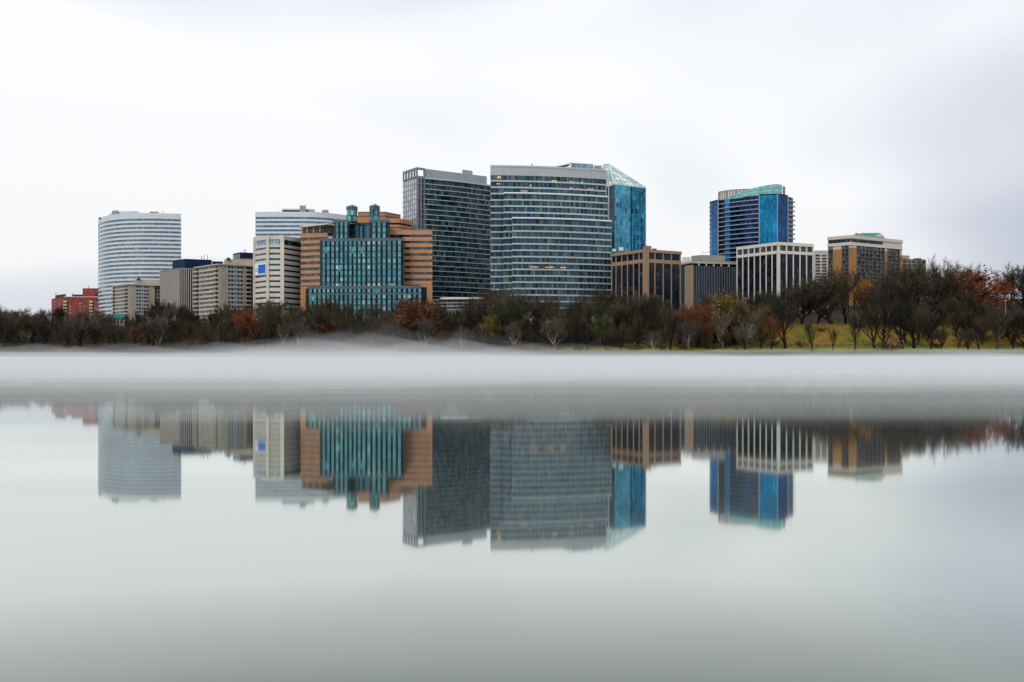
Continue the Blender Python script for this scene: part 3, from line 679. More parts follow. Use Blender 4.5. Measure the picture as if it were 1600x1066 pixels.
# ---- peaked blue tower behind
def peaked_tower():
    S, C, Rt = P(930, 800), P(960, 770), P(1009.3, 787); D = 770; Mx = hit(986, C, Rt)
    t, b = new_building("office_tower", "blue glass tower with a sloping peaked glass roof behind the stepped tower", [S, C, Rt])
    core(t, [S, C, Rt], b, Z(288.3, D), 35, DARK, inset=.5)
    pb_ = [(.075, .29, .40), (.09, .32, .43), (.06, .26, .37)]; pd = [(.025, .19, .33), (.02, .16, .29), (.03, .22, .36)]; ps = [(.01, .03, .06), (.015, .05, .09), (.006, .015, .03)]
    for k in range(27):
        y = 289 + 6.9 * k; z0, z1 = Z(y + 6.7, D), Z(y, D)
        mb = MB(); panes(mb, sub(C, Rt, 960.2, 985.2), z0, z1, 0, None, pb_ * 6 + [(.22, .38, .48), (.10, .30, .42), (.02, .12, .22)], n=9, gap=.03); mb.build("window_band", G_MIRR, t)
        mb = MB(); panes(mb, sub(C, Rt, 987, 1009.2), z0, z1, 0, None, pd * 5 + [(.16, .30, .40), (.008, .05, .12), (.05, .24, .34)] + ([(.01, .06, .13)] * 6 if k > 10 else []), n=8, gap=.03); mb.build("window_band", G_MIRR, t)
        mb = MB(); panes(mb, [S, C], z0, z1, 0, None, ps, n=9, gap=.05); mb.build("window_band", G_SOFT, t)
    LT = wall("pale_green_steel", (.50, .62, .57), .4, .05)
    mb = MB(); mb.ribbon(sub(S, C, 950.8, 952), b, Z(288, D), .3, -.2); mb.build("corner_mullion", LT, t)
    mb = MB(); mb.ribbon(sub(C, Rt, 1008.6, 1009.3), b, Z(290, D), .3, -.2); mb.build("corner_mullion", LT, t)
    mb = MB(); mb.ribbon([S, C, Rt], Z(289, D), Z(287.6, D), .4, -.5); mb.build("eaves", LT, t)
    # glass pyramid
    zt = Z(287.6, D); ap = Vector((*P(951.3, 795), Z(256.5, 795))); ap2 = Vector((*P(943.5, 806), Z(257.5, 806)))
    c0, c1, c2 = Vector((*S, zt)), Vector((*C, zt)), Vector((*Rt, zt)); bk = Vector((*P(1000, 822), zt)); bl = Vector((*P(928, 835), zt))
    GR = glass("roof_glass", .15, .15); pal = [(.40, .56, .52), (.66, .76, .74), (.28, .44, .41), (.72, .78, .79), (.34, .5, .46)]  # palest roof tints stand in for sky seen through the glass
    def slope(nm, base, tops, n=7, m=5):
        mb = MB()
        for i in range(n):
            for j in range(m):
                def pt(u, v):
                    lo = base[0].lerp(base[1], u); hi = tops[0].lerp(tops[1], u); return tuple(lo.lerp(hi, v))
                e = .06; u0, u1, v0, v1 = (i + e) / n, (i + 1 - e) / n, (j + e) / m, (j + 1 - e) / m
                mb.quad(pt(u0, v0), pt(u1, v0), pt(u1, v1), pt(u0, v1), pick(pal))
        return mb.build(nm, GR, t)
    slope("roof_slope", (c1, c2), (ap, ap)); slope("roof_slope", (c0, c1), (ap2, ap)); slope("roof_slope", (c2, bk), (ap, ap)); slope("roof_slope", (bl, c0), (ap2, ap2))
    for a, c in ((c1, ap), (c2, ap), (c0, ap2), (ap, ap2), (bk, ap), (bl, ap2)):
        mb = MB(); mb.tube(a, c, .45, 6); mb.build("roof_rafter", LT, t)
    for u in (.33, .66):
        mb = MB(); mb.tube(c1.lerp(ap, u), c2.lerp(ap, u), .3, 5); mb.build("roof_purlin", LT, t); mb = MB(); mb.tube(c0.lerp(ap2, u), c1.lerp(ap, u), .3, 5); mb.build("roof_purlin", LT, t)
    for u in (.25, .5, .75):                                       # cross bracing of the tall left gable
        mb = MB(); mb.tube(c0.lerp(c1, u), ap2.lerp(ap, u), .3, 5); mb.build("roof_brace", LT, t)
    for (a, c) in ((c0.lerp(c1, .5), ap), (c1, ap2.lerp(ap, .5)), (c1.lerp(c2, .35), ap), (c1.lerp(c2, .68), ap)):
        mb = MB(); mb.tube(a, c, .3, 5); mb.build("roof_brace", LT, t)
    mb = MB(); inn = [c0.lerp(bk, .1), c1.lerp(bk, .1), c2.lerp(bl, .1), bk.lerp(c1, .1), bl.lerp(c1, .1)]; top = ap.lerp(ap2, .5) - Vector((0, -2, 4))
    for i in range(5): mb.tri(tuple(inn[i]), tuple(inn[(i + 1) % 5]), tuple(top))
    mb.build("roof_liner", wall("sea_green_liner", (.28, .40, .37), .6), t)
    # glass plant box to the left of the peak
    a, c, e = P(862, 815), P(891, 800), P(927, 806)
    for y0, y1 in ((270, 255.2),):
        mb = MB(); mb.prism(back([P(893, 801), e], 14), b, Z(255, 800)); mb.build("plant_box_core", STEEL, t)
        mb = MB(); panes(mb, [c, P(927, 806)], Z(262, 800), Z(255.2, 800), .2, None, [(.22, .36, .52), (.3, .45, .6), (.16, .28, .45)], n=9, gap=.05); mb.build("plant_box_glazing", G_SOFT, t)
        mb = MB(); mb.ribbon([c, e], Z(255.4, 800), Z(254.4, 800), .5, -1); mb.build("plant_box_coping", LT, t)
        mb = MB(); za, zb = Z(262, 815), Z(254.6, 800)
        mb.quad((*a, za), (*c, za), (*c, zb), (*a, za + .4), (.66, .7, .74)); mb.quad((*a, za + .4), (*c, zb), (c[0], c[1] + 14, zb), (a[0], a[1] + 14, za + .4), (.66, .7, .74)); mb.build("sloped_screen", WHITE, t)
    mb = MB(); mb.prism(back([P(928, 803), P(940, 803)], 6), b, Z(258.8, 803)); mb.build("plant_room", STEEL, t)
peaked_tower()

# ---- two column-and-bay blocks
def bay_block(t, b, A, B, pxs, D, ya, yb, yc, colm, left, cw, flare, coreo=-.15, wn=1, wpal=None):
    """upper row of square windows between piers, a beam, then tall dark bays between slim columns"""
    pal = [(.006, .01, .022), (.012, .018, .035), (.02, .025, .03)]
    for i in range(len(pxs) - 1):
        p, q = pxs[i], pxs[i + 1]
        window_on(t, A, B, p + cw * .6, q - cw * .6, Z(yb, D), Z(ya, D), -.14, G_DARK, wpal or pal, n=wn)
        mb = MB(); s = sub(A, B, p, q); y = yc
        while Z(y, D) > b + 2:
            panes(mb, s, max(b, Z(y + 6.6, D)), Z(y + .35, D), coreo, None, pal + ([(.05, .05, .045)] if rng.random() < .3 else []), n=4, gap=.02, j=.35); y += 7.0
        mb.build("bay_window", G_DARK, t)
    for i, p in enumerate(pxs):
        w = cw * (1.9 if (i == (len(pxs) - 1 if left else 0)) else 1) / 2
        mb = MB(); mb.ribbon(sub(A, B, p - w, p + w), b, Z(yc, D), .06, -.14)
        if flare:                                                # columns flare out into the beam
            s = sub(A, B, p - w, p + w); s2 = sub(A, B, p - w * 2.2, p + w * 2.2)
            o0, o1 = offs(s, .08), offs(s2, .08); z0, z1 = Z(yc + 4.5, D), Z(yc - .2, D); i0, i1 = offs(s, -.14), offs(s2, -.14)
            mb.quad((*o0[0], z0), (*o0[1], z0), (*o1[1], z1), (*o1[0], z1)); mb.quad((*o0[0], z0), (*o1[0], z1), (*i1[0], z1), (*i0[0], z0)); mb.quad((*o0[1], z0), (*o1[1], z1), (*i1[1], z1), (*i0[1], z0))
        mb.build("column", colm, t)
        mb = MB(); mb.ribbon(sub(A, B, p - cw * .6, p + cw * .6), Z(yb + .01, D), Z(ya, D), .08, -.13); mb.build("pier", colm, t)
    mb = MB(); mb.ribbon([A, B], Z(yc, D), Z(yb, D), .3, -.35); mb.build("beam", colm, t)
def brown_columns():
    L, C, Rt = P(955.5, 627), P(1009, 600), P(1064.5, 614); D = 600
    t, b = new_building("office_block", "brown concrete office with slim flaring columns below the peaked blue tower", [L, C, Rt])
    m = wall("brown_concrete", (.31, .205, .14), .85, .12)
    core(t, [L, C, Rt], b, Z(391.5, D), 25, DARK, inset=.6)
    bay_block(t, b, L, C, [955.8, 962.5, 971.5, 980.5, 989.8, 998.7, 1007.6], D, 394.2, 404.6, 410.4, m, True, 1.25, True)
    bay_block(t, b, C, Rt, [1011, 1023.3, 1036.2, 1049, 1063], D, 394.2, 404.6, 410.4, m, False, 1.6, True)
    mb = MB(); mb.ribbon([L, C, Rt], Z(394.2, D), Z(389.6, D), .5, -.5); mb.build("parapet", m, t)
    mb = MB(); mb.ribbon([hit(1005.5, L, C), C, hit(1013, C, Rt)], b, Z(388.6, D), .7, -1.2); mb.build("corner_tower", m, t)
    mb = MB(); mb.prism([P(1005, 602.5), P(1009.5, 598.8), P(1018, 602), P(1013, 609)], Z(390, D), Z(384.2, D)); mb.build("corner_cap", m, t)
    mb = MB(); mb.prism(back([P(967, 640), P(974, 640)], 5), Z(392, 640), Z(386.5, 640)); mb.build("plant_room", WHITE, t)
    mb = MB(); mb.prism(back([P(957, 640), P(962, 640)], 4), Z(393, 640), Z(389, 640)); mb.build("plant_room", WHITE, t)
    mb = MB(); mb.prism(back([P(1019, 618), P(1026, 619)], 5), Z(392, 618), Z(388.4, 618)); mb.build("plant_room", DARK, t)
brown_columns()
def white_columns():
    L, C, Rt = P(1150.8, 671), P(1216, 640), P(1271, 652); D = 640
    t, b = new_building("office_block", "white concrete office with slim white columns and dark bays below the blue tower", [L, C, Rt])
    m = wall("white_concrete", (.66, .635, .57), .7, .06)
    core(t, [L, C, Rt], b, Z(379.5, D), 30, DARK, inset=.6)
    wp = [(.07, .07, .075), (.10, .095, .09), (.05, .055, .07)]
    bay_block(t, b, L, C, [1151.6, 1160.5, 1169.5, 1178.6, 1187.8, 1197, 1206.3, 1215], D, 383.2, 391.7, 396.4, m, True, 1.5, False, wpal=wp, wn=2)
    bay_block(t, b, C, Rt, [1217.5, 1229, 1239.6, 1250, 1260.3, 1270.3], D, 383.2, 391.7, 396.4, m, False, 1.7, False, wpal=wp, wn=2)
    mb = MB(); mb.ribbon([L, C, Rt], Z(383.2, D), Z(378.2, D), .35, -1.2); mb.build("parapet", m, t)
white_columns()

# ---- low finned block between them
def low_fins():
    A, B, C = P(1063, 706), P(1081.5, 690), P(1151, 700); D = 690
    t, b = new_building("office_block", "low dark-finned office with a tan brick end wall between the two column-fronted offices", [A, B, C])
    core(t, [A, B, C], b, Z(411.8, D), 25, DARK, inset=.5)
    slab = wall("pale_slab", (.50, .46, .40)); mb = MB(); mb.ribbon([A, B, C], Z(411.4, D), Z(408.8, D), .8, -2); mb.build("roof_slab", slab, t)
    mb = MB(); mb.ribbon(sub(A, B, 1070.3, 1081.6), b, Z(414, D), .2, -.6); mb.build("brick_end_wall", wall("tan_brick", (.42, .30, .20), .85, .1), t)
    mb = MB(); panes(mb, sub(A, B, 1063, 1070.2), b, Z(413, D), 0, None, [(.06, .1, .14), (.04, .07, .1)], n=3); mb.build("window_strip", G_SOFT, t)
    mb = MB(); panes(mb, sub(A, B, 1070.5, 1081), Z(413.9, D), Z(411.5, D), 0, None, PAL_DK, n=4); mb.build("window_strip", G_DARK, t)
    for k in range(12):
        y = 415.5 + 6.4 * k; mb = MB(); panes(mb, sub(B, C, 1082, 1150.5), max(b, Z(y + 6.3, D)), Z(y, D), -.1, None, [(.02, .045, .075), (.035, .07, .10), (.012, .025, .045), (.05, .09, .12)], n=34, gap=.02); mb.build("window_band", G_DARK, t)
    mb = MB(); panes(mb, sub(B, C, 1082, 1150.5), Z(415.4, D), Z(411.5, D), -.4, None, [(.012, .015, .02)], n=6); mb.build("clerestory", G_DARK, t)
    for k in range(17):
        p = 1083.5 + 4.0 * k; box_on(t, "fin", B, C, p, p + 1.0, b, Z(415.4, D), .7, -.1, wall("dark_fin", (.13, .14, .15), .5))
    for k in range(6):
        p = 1091.5 + 11.7 * k
        if p < 1150: box_on(t, "bracket", B, C, p - .9, p + .9, Z(415.6, D), Z(411.3, D), .75, -.2, slab)
    mb = MB(); mb.prism(back([P(1080, 712), P(1094, 705), P(1133, 709)], 12), Z(411, D), Z(398.6, 705)); mb.build("penthouse", wall("grey_render", (.30, .28, .265)), t)
    mb = MB(); mb.prism(back([P(1066, 716), P(1079, 716)], 8), Z(411, D), Z(402, 716)); mb.build("plant_room", WHITE, t)
    mb = MB(); mb.ribbon([P(1096, 707), P(1110, 708)], Z(394.8, 707), Z(394, 707), .1, -.1); mb.build("rooftop_rail", WHITE, t)
    for px in (1098, 1103, 1109): mast(t, px, 708, 394.5, 399, WHITE, .12)
low_fins()

# ---- blue tower with balconies and a teal crown
def blue_tower():
    S, A, B, C, E, G = P(1109, 842), P(1121.5, 830), P(1186, 803), P(1215, 800), P(1231, 809), P(1241, 817); D = 802
    t, b = new_building("apartment_tower", "blue glass tower with long balconies and a pale teal crown on the right", [S, A, B, C, E, G])
    bow = [(*lerp(A, B, u),) for u in [i / 8 for i in range(9)]]; bow = [(p[0] + .0, p[1] - 5 * 4 * (i / 8) * (1 - i / 8) * .6) for i, p in enumerate(bow)]
    zt = Z(304, D)
    core(t, [S] + bow + [C, E, G], b, zt - .5, 22, wall("navy_core", (.01, .03, .08)), inset=1.4)
    nfl = 22; fl = 7.3
    PB = [(.006, .03, .11), (.010, .05, .16), (.004, .014, .05), (.016, .075, .20)]; PC = [(.018, .25, .46), (.022, .29, .50), (.018, .21, .41)]
    PE = [(.008, .07, .20), (.006, .05, .155), (.012, .09, .24)]; SL = wall("grey_slab", (.30, .34, .40), .5, .06)
    for k in range(nfl):
        y = 305.2 + fl * k; z0, z1 = Z(y + fl - .15, D), Z(y, D)
        mb = MB(); panes(mb, [S, A], z0, z1, 0, None, [(.012, .12, .31), (.015, .14, .34), (.01, .10, .27)], n=6, gap=.03); mb.build("window_band", G_MIRR, t)
        mb = MB(); q = resample(bow, None, 22)
        for i in range(22):
            pal = [(.06, .28, .58), (.08, .33, .62)] if 4 <= i <= 6 and k < 15 else ([(.004, .006, .012)] if i < 3 else PB)
            oo = -.6 if 4 <= i <= 6 else -1.1
            panes(mb, [q[i], q[i + 1]], z0, z1, oo, None, pal, n=1, gap=.05)
        mb.build("window_band", G_SOFT, t)
        mb = MB(); mb.ribbon(bow, z0 - .05, z0 + .62, .5, -1.3); mb.build("balcony_slab", SL, t)
        mb = MB(); panes(mb, [B, C], z0, z1, 0.1, None, PC, n=8, gap=.03); mb.build("window_band", G_MIRR, t)
        mb = MB(); panes(mb, [C, E], z0, z1, 0.1, None, PE, n=6, gap=.03); mb.build("window_band", G_MIRR, t)
        mb = MB(); panes(mb, [E, G], z0, z1, -1, None, PB, n=3, gap=.03); mb.build("window_band", G_SOFT, t)
        g1 = P(1242, 818); mb = MB(); mb.ribbon([E, g1], z0 - .05, z0 + .9, .3, -1.2); mb.build("balcony", SL, t)
        s0 = P(1108.2, 844); mb = MB(); mb.ribbon([s0, S], z0 - .05, z0 + .5, .2, -1.5); mb.build("balcony", SL, t)
    for p, A_, B_ in ((1122, bow[0], bow[1]), (1186, B, C), (1214.6, B, C), (1231, C, E)):
        h_ = hit(p, A_, B_); mb = MB(); mb.ribbon([(h_[0] - .3, h_[1]), (h_[0] + .3, h_[1])], b, zt, .6, -.3); mb.build("edge_mullion", SL, t)
    mb = MB(); mb.ribbon([S, bow[0]], zt - .8, zt + .2, .3, -1); mb.build("coping", BLUEBOX, t)
    mb = MB(); mb.ribbon([B, C, E], zt - .3, zt + .4, .3, -1); mb.build("coping", BLUEBOX, t)
    # crown: a long curved teal glass screen, taller towards the right
    cp = curve([P(1123, 838), P(1135, 824), P(1150, 816), P(1170, 810), P(1190, 806), P(1211, 803), P(1222.5, 809)], 5); n = len(cp)
    hts = [Z(311 - 23 * smooth(0, 1, (i / (n - 1)) ** .62) + (.8 if i == n - 1 else 0), 806) for i in range(n)]
    mb = MB()
    for i in range(n - 1):
        for j in range(3):
            za = [zt - 1 + (h - zt + 1) * (j + .04) / 3 for h in hts[i:i + 2]]; zb = [zt - 1 + (h - zt + 1) * (j + .96) / 3 for h in hts[i:i + 2]]
            mb.quad((*lerp(cp[i], cp[i + 1], .04), za[0]), (*lerp(cp[i], cp[i + 1], .96), za[1]), (*lerp(cp[i], cp[i + 1], .96), zb[1]), (*lerp(cp[i], cp[i + 1], .04), zb[0]), pick([(.26, .56, .54), (.3, .62, .58), (.22, .5, .5)], .1))
    mb.build("crown_screen", G_SOFT, t)
    back_ = offs(cp, -.5); mb = MB()
    for i in range(n - 1): mb.quad((*back_[i], zt - 1), (*back_[i + 1], zt - 1), (*back_[i + 1], hts[i + 1]), (*back_[i], hts[i]))
    mb.build("crown_backing", wall("teal_backing", (.10, .24, .25)), t)
    fr = wall("brown_frame", (.24, .19, .17)); pc = curve([P(1123, 842), P(1140, 832), P(1160, 828), P(1180, 826)], 4)
    mb = MB(); mb.ribbon(pc, Z(297, 828), Z(295.6, 828), .3, -.6); mb.build("roof_frame_beam", fr, t)
    for i in (0, 3, 6, 9, 12):
        x, y = pc[i]; mb = MB(); mb.prism([(x - .4, y - .4), (x + .4, y - .4), (x + .4, y + .4), (x - .4, y + .4)], zt - 1, Z(296.9, 828)); mb.build("roof_frame_post", fr, t)
    mb = MB(); panes(mb, pc, zt, Z(297.4, 828), -.2, None, [(.42, .38, .36), (.5, .47, .45)], n=12); mb.build("roof_frame_panel", wall("tan_screen", (.40, .36, .34)), t)
    mb = MB(); mb.prism(back([P(1223, 815), P(1227, 816)], 6), zt - 1, Z(291.5, 815)); mb.build("plant_room", fr, t)
blue_tower()

# ---- small white gridded apartments, hotel, brown block at the right
def grid_apartments():
    A, B = P(1262, 850), P(1300, 850); D = 850
    t, b = new_building("apartment_block", "small white gridded apartment block between the white column office and the hotel", [A, B])
    core(t, [A, B], b, Z(396.5, D), 20, DARK, inset=.5); m = wall("white_grid", (.64, .60, .55), .7, .05)
    for k in range(15):
        y = 398 + 4.75 * k
        mb = MB(); mb.ribbon([A, B], Z(y + 4.75, D), Z(y + 3.2, D), .2, -.5); mb.build("spandrel", m, t)
        for p in (1264.5, 1274.2, 1284): window_on(t, A, B, p, p + 7.6, Z(y + 3.2, D), Z(y, D), -.2, G_SOFT, [(.05, .07, .12), (.12, .14, .2), (.2, .21, .26)], n=3)
    for p in (1262.3, 1271.6, 1281.6, 1291.4): box_on(t, "pier", A, B, p, p + 2.4, b, Z(397.5, D), .35, -.5, m)
    mb = MB(); mb.ribbon([A, B], Z(398, D), Z(396, D), .3, -.6); mb.build("coping", m, t)
    mb = MB(); mb.prism(back(offs([A, B], -3), 10), Z(396.4, D), Z(391, D)); mb.build("penthouse", wall("tan_render", (.52, .46, .40)), t)
grid_apartments()
def hotel():
    L, C, Rt = P(1293.5, 793), P(1329, 780), P(1409.3, 814); D = 780
    t, b = new_building("hotel", "tan brick hotel with a cream top storey, green gable roof and gridded balconies", [L, C, Rt], "hotel")
    CR = wall("cream_stucco", (.62, .55, .46), .8, .06); BR = wall("amber_brick", (.37, .19, .07), .85, .12, .5); DB = wall("dark_balcony", (.085, .075, .07), .7); PT = wall("taupe_post", (.17, .14, .12))
    core(t, [L, C, Rt], b, Z(370, D), 30, BR, "wall", .25)
    def band(y0, y1, oo, nm, m, p=None): mb = MB(); mb.ribbon(p or [L, C, Rt], Z(y0, D), Z(y1, D), oo, -.6); mb.build(nm, m, t)
    band(372.6, 367.6, .9, "cornice", CR); band(373.4, 372.6, .3, "cornice_trim", CR); band(382.6, 378.3, .5, "string_course", CR); band(383.2, 382.6, .9, "string_course", CR)
    mb = MB(); panes(mb, sub(L, C, 1295, 1328), Z(378.3, D), Z(373.3, D), .05, None, [(.02, .14, .12), (.015, .05, .07), (.01, .03, .06), (.012, .02, .04)], n=11); mb.build("window_band", G_SOFT, t)
    mb = MB(); panes(mb, sub(C, Rt, 1330.5, 1379), Z(378.3, D), Z(373.3, D), .05, None, [(.02, .04, .09), (.012, .025, .06), (.05, .08, .12)], n=18); mb.build("window_band", G_SOFT, t)
    box_on(t, "blank_panel", C, Rt, 1379.2, 1409, Z(382.3, D), Z(372, D), .32, -.3, CR)
    fl = 6.0
    def bays(A, B, p, q, n):
        w = (q - p) / n
        for k in range(17):
            y = 383.4 + fl * k; z0, z1 = Z(y + fl, D), Z(y, D)
            mb = MB()
            for i in range(n): panes(mb, sub(A, B, p + w * i + w * .12, p + w * (i + 1)), z0 + .2, z1, -.02, None, [(.025, .04, .06), (.10, .14, .18), (.05, .05, .05), (.02, .02, .025), (.15, .2, .24)], n=2, gap=.02)
            mb.build("window_band", G_SOFT, t)
            box_on(t, "balcony", A, B, p, q, z0 - .1, z0 + .85, .9, -.2, DB)
        for i in range(n + 1): box_on(t, "balcony_post", A, B, p + w * i - .3, p + w * i + .3, b, Z(383.4, D), .7, -.2, PT)
    bays(L, C, 1295, 1301.5, 1); bays(L, C, 1316, 1326.5, 2); bays(C, Rt, 1338, 1381, 7); bays(C, Rt, 1386, 1405, 3)
    for A, B, p, q, y in ((L, C, 1302, 1315.6, 388.5), (C, Rt, 1329, 1337.6, 387), (L, C, 1327, 1329, 387), (C, Rt, 1381.5, 1385.6, 388), (C, Rt, 1405.5, 1409, 393)):
        box_on(t, "pilaster", A, B, p, q, b, Z(y, D), .35, -.3, BR); box_on(t, "pilaster_cap", A, B, p, q, Z(y, D), Z(382.7, D), .42, -.3, CR)
    GRN = wall("green_copper", (.045, .20, .16), .5, .1)
    # gable: cream pediment facing the river with a green roof running back, and a low green hip beside it
    a, c = offs([hit(1366, C, Rt), hit(1382, C, Rt)], .95); m_ = lerp(a, c, .5); zb, zp = Z(371.5, 800), Z(364.6, 800)
    mb = MB(); q = [(x - .25, y + 1.2) for x, y in (a, c, m_)]
    mb.tri((*a, zb), (*c, zb), (*m_, zp)); mb.tri((*q[0], zb), (*q[1], zb), (*q[2], zp))
    mb.quad((*a, zb), (*m_, zp), (*q[2], zp), (*q[0], zb)); mb.quad((*c, zb), (*m_, zp), (*q[2], zp), (*q[1], zb)); mb.build("pediment", CR, t)
    mb = MB(); v = (-10, 13); zr = zp + 1.6
    mb.quad((*q[0], zb), (*q[2], zp + .2), (q[2][0] + v[0], q[2][1] + v[1], zr), (q[0][0] + v[0], q[0][1] + v[1], zb)); mb.quad((*q[1], zb), (*q[2], zp + .2), (q[2][0] + v[0], q[2][1] + v[1], zr), (q[1][0] + v[0], q[1][1] + v[1], zb)); mb.build("gable_roof", GRN, t)
    e, g = offs([hit(1340, C, Rt), hit(1366, C, Rt)], -2.5); zz = Z(369, 790); z2 = Z(365.9, 803); mb = MB()
    mb.quad((*e, zz), (*g, zz), (g[0] - 3, g[1] + 10, z2), (e[0] + 5, e[1] + 10, z2)); mb.tri((*e, zz), (e[0] + 5, e[1] + 10, z2), (e[0] - 1, e[1] + 18, zz)); mb.quad((g[0] - 3, g[1] + 10, z2), (e[0] + 5, e[1] + 10, z2), (e[0] - 1, e[1] + 18, zz), (g[0], g[1] + 18, zz)); mb.build("hip_roof", GRN, t)
    mast(t, 1337.5, 792, 363.5, 368, DARK, .2)
hotel()
def brown_block():
    A, B = P(1400, 845), P(1446, 855); D = 850
    t, b = new_building("apartment_block", "brown gridded block half hidden by bare trees right of the hotel", [A, B]); m = wall("dull_brown", (.17, .135, .11), .85); p_ = wall("pale_grid", (.33, .29, .24))
    core(t, [A, B], b, Z(405.5, D), 25, m, "wall", 0)
    for k in range(10):
        y = 407 + 6.2 * k; mb = MB(); panes(mb, [A, B], Z(y + 4.4, D), Z(y, D), .05, 3, [(.03, .03, .035), (.08, .075, .07), (.12, .11, .1)]); mb.build("window_band", G_DARK, t)
        mb = MB(); mb.ribbon([A, B], Z(y + 5.6, D), Z(y + 4.8, D), .4, -.2); mb.build("spandrel", p_, t)
    for k in range(6): q = 1409 + 7.3 * k; box_on(t, "pier", A, B, q, q + .9, b, Z(405, D), .5, -.2, p_)
    mb = MB(); mb.prism(back([P(1406, 858), P(1421, 860)], 8), Z(406, D), Z(399, 858)); mb.build("penthouse", wall("tan_box", (.36, .29, .22)), t)
    mb = MB(); mb.prism(back([P(1428, 862), P(1440, 863)], 8), Z(406, D), Z(403.6, 862)); mb.build("plant_room", DARK, t)
brown_block()

# ---- low buildings at the foot of the towers
def podium():
    A, B = P(676, 632), P(776, 628); D = 630
    t, b = new_building("podium_building", "low building with a white flat roof at the foot of the dark green tower", [A, B])
    W = wall("white_slab", (.72, .72, .70), .5, .04); core(t, [A, B], b, Z(468, D), 18, wall("stone_grey", (.25, .25, .25)), "wall", .3)
    mb = MB(); mb.ribbon([hit(688, A, B), hit(770, A, B)], Z(467.6, D), Z(465, D), 1.6, -6); mb.build("roof_slab", W, t)
    for k in range(3):
        y = 469 + 5.2 * k; mb = MB(); panes(mb, [A, B], Z(y + 3.3, D), Z(y, D), 0, 3, PAL_DK); mb.build("window_band", G_DARK, t)
        mb = MB(); mb.ribbon([A, B], Z(y + 5.0, D), Z(y + 3.4, D), .3, -.3); mb.build("spandrel", wall("warm_grey", (.34, .31, .28)), t)
podium()
def teal_pavilion():
    A, B = P(166, 560), P(194, 560); D = 560
    t, b = new_building("pavilion", "small low pavilion with a teal green roof at the foot of the rounded white tower", [A, B])
    core(t, [A, B], b, Z(498, D), 8, BEIGE, "wall", 0)
    z0, z1 = Z(498, D), Z(490, D); o = offs([A, B], .8); mb = MB(); m = wall("teal_roof", (.0, .13, .11), .6, .25, 1.2)
    y2 = A[1] + 9; r0, r1 = (A[0] + 1.5, A[1] + 4.5, z1), (B[0] - 1.5, A[1] + 4.5, z1)
    mb.quad((*o[0], z0), (*o[1], z0), r1, r0); mb.quad((o[0][0], y2, z0), (o[1][0], y2, z0), r1, r0); mb.tri((*o[0], z0), (o[0][0], y2, z0), r0); mb.tri((*o[1], z0), (o[1][0], y2, z0), r1)
    mb.build("roof", m, t)
    for k in range(5): window_on(t, A, B, 168 + 5 * k, 171 + 5 * k, z0 - 3, z0 - 1, .05, G_DARK, PAL_DK)
teal_pavilion()

# ---------------------------------------------------------------- fence, lamps
def fence(p0, p1, step, d, label):
    x0, x1 = P(p0, d)[0], P(p1, d)[0]; n = int((x1 - x0) / step); z = gz((x0 + x1) / 2, d)
    t = thing("railing", label, "fence", ((x0 + x1) / 2, d, z)); mm = wall("dark_rail", (.035, .03, .03), .6)
    for h in (1.35, .8):
        mb = MB()
        for i in range(n): a, c = x0 + step * i, x0 + step * (i + 1); mb.tube((a, d, gz(a, d) + h), (c, d, gz(c, d) + h), .075, 5)
        mb.build("rail", mm, t)
    me = None
    for i in range(n + 1):
        x = x0 + step * i
        mb = MB(); mb.tube((x, d, gz(x, d) - .3), (x, d, gz(x, d) + 1.45), .09, 5); mb.build("post", mm, t)
fence(905, 1640, 4.0, 501, "dark post and rail fence along the mown verge at the right bank")
def lamp(px, d, ytop, label):
    x, y = P(px, d); z = gz(x, y); t = thing("street_lamp", label, "street lamp", (x, y, z), "lamp posts on the slope"); zt = Z(ytop, d); m = wall("lamp_grey", (.42, .42, .43), .5)
    mb = MB(); mb.tube((x, y, z - .3), (x, y, zt - .9), .22, 8, r2=.13); mb.build("pole", m, t)
    mb = MB(); mb.tube((x, y, zt - .95), (x, y, zt - .8), .3, 8, r2=.35); mb.build("collar", m, t)
    mb = MB()
    pr = [(.3, -.8), (.52, -.55), (.58, -.3), (.45, -.05), (.05, .1)]
    for (r0, h0), (r1, h1) in zip(pr, pr[1:]): mb.tube((x, y, zt + h0), (x, y, zt + h1), r0, 10, r2=r1)
    mb.build("globe", wall("lamp_globe", (.8, .82, .84), .3, .02), t)
lamp(1571, 575, 469, "lamp post with a white globe right of the russet tree")
lamp(1374, 570, 477, "pale lamp post below the golden tree in front of the hotel")
lamp(1388, 585, 478, "thin lamp post just right of the pale one before the hotel")

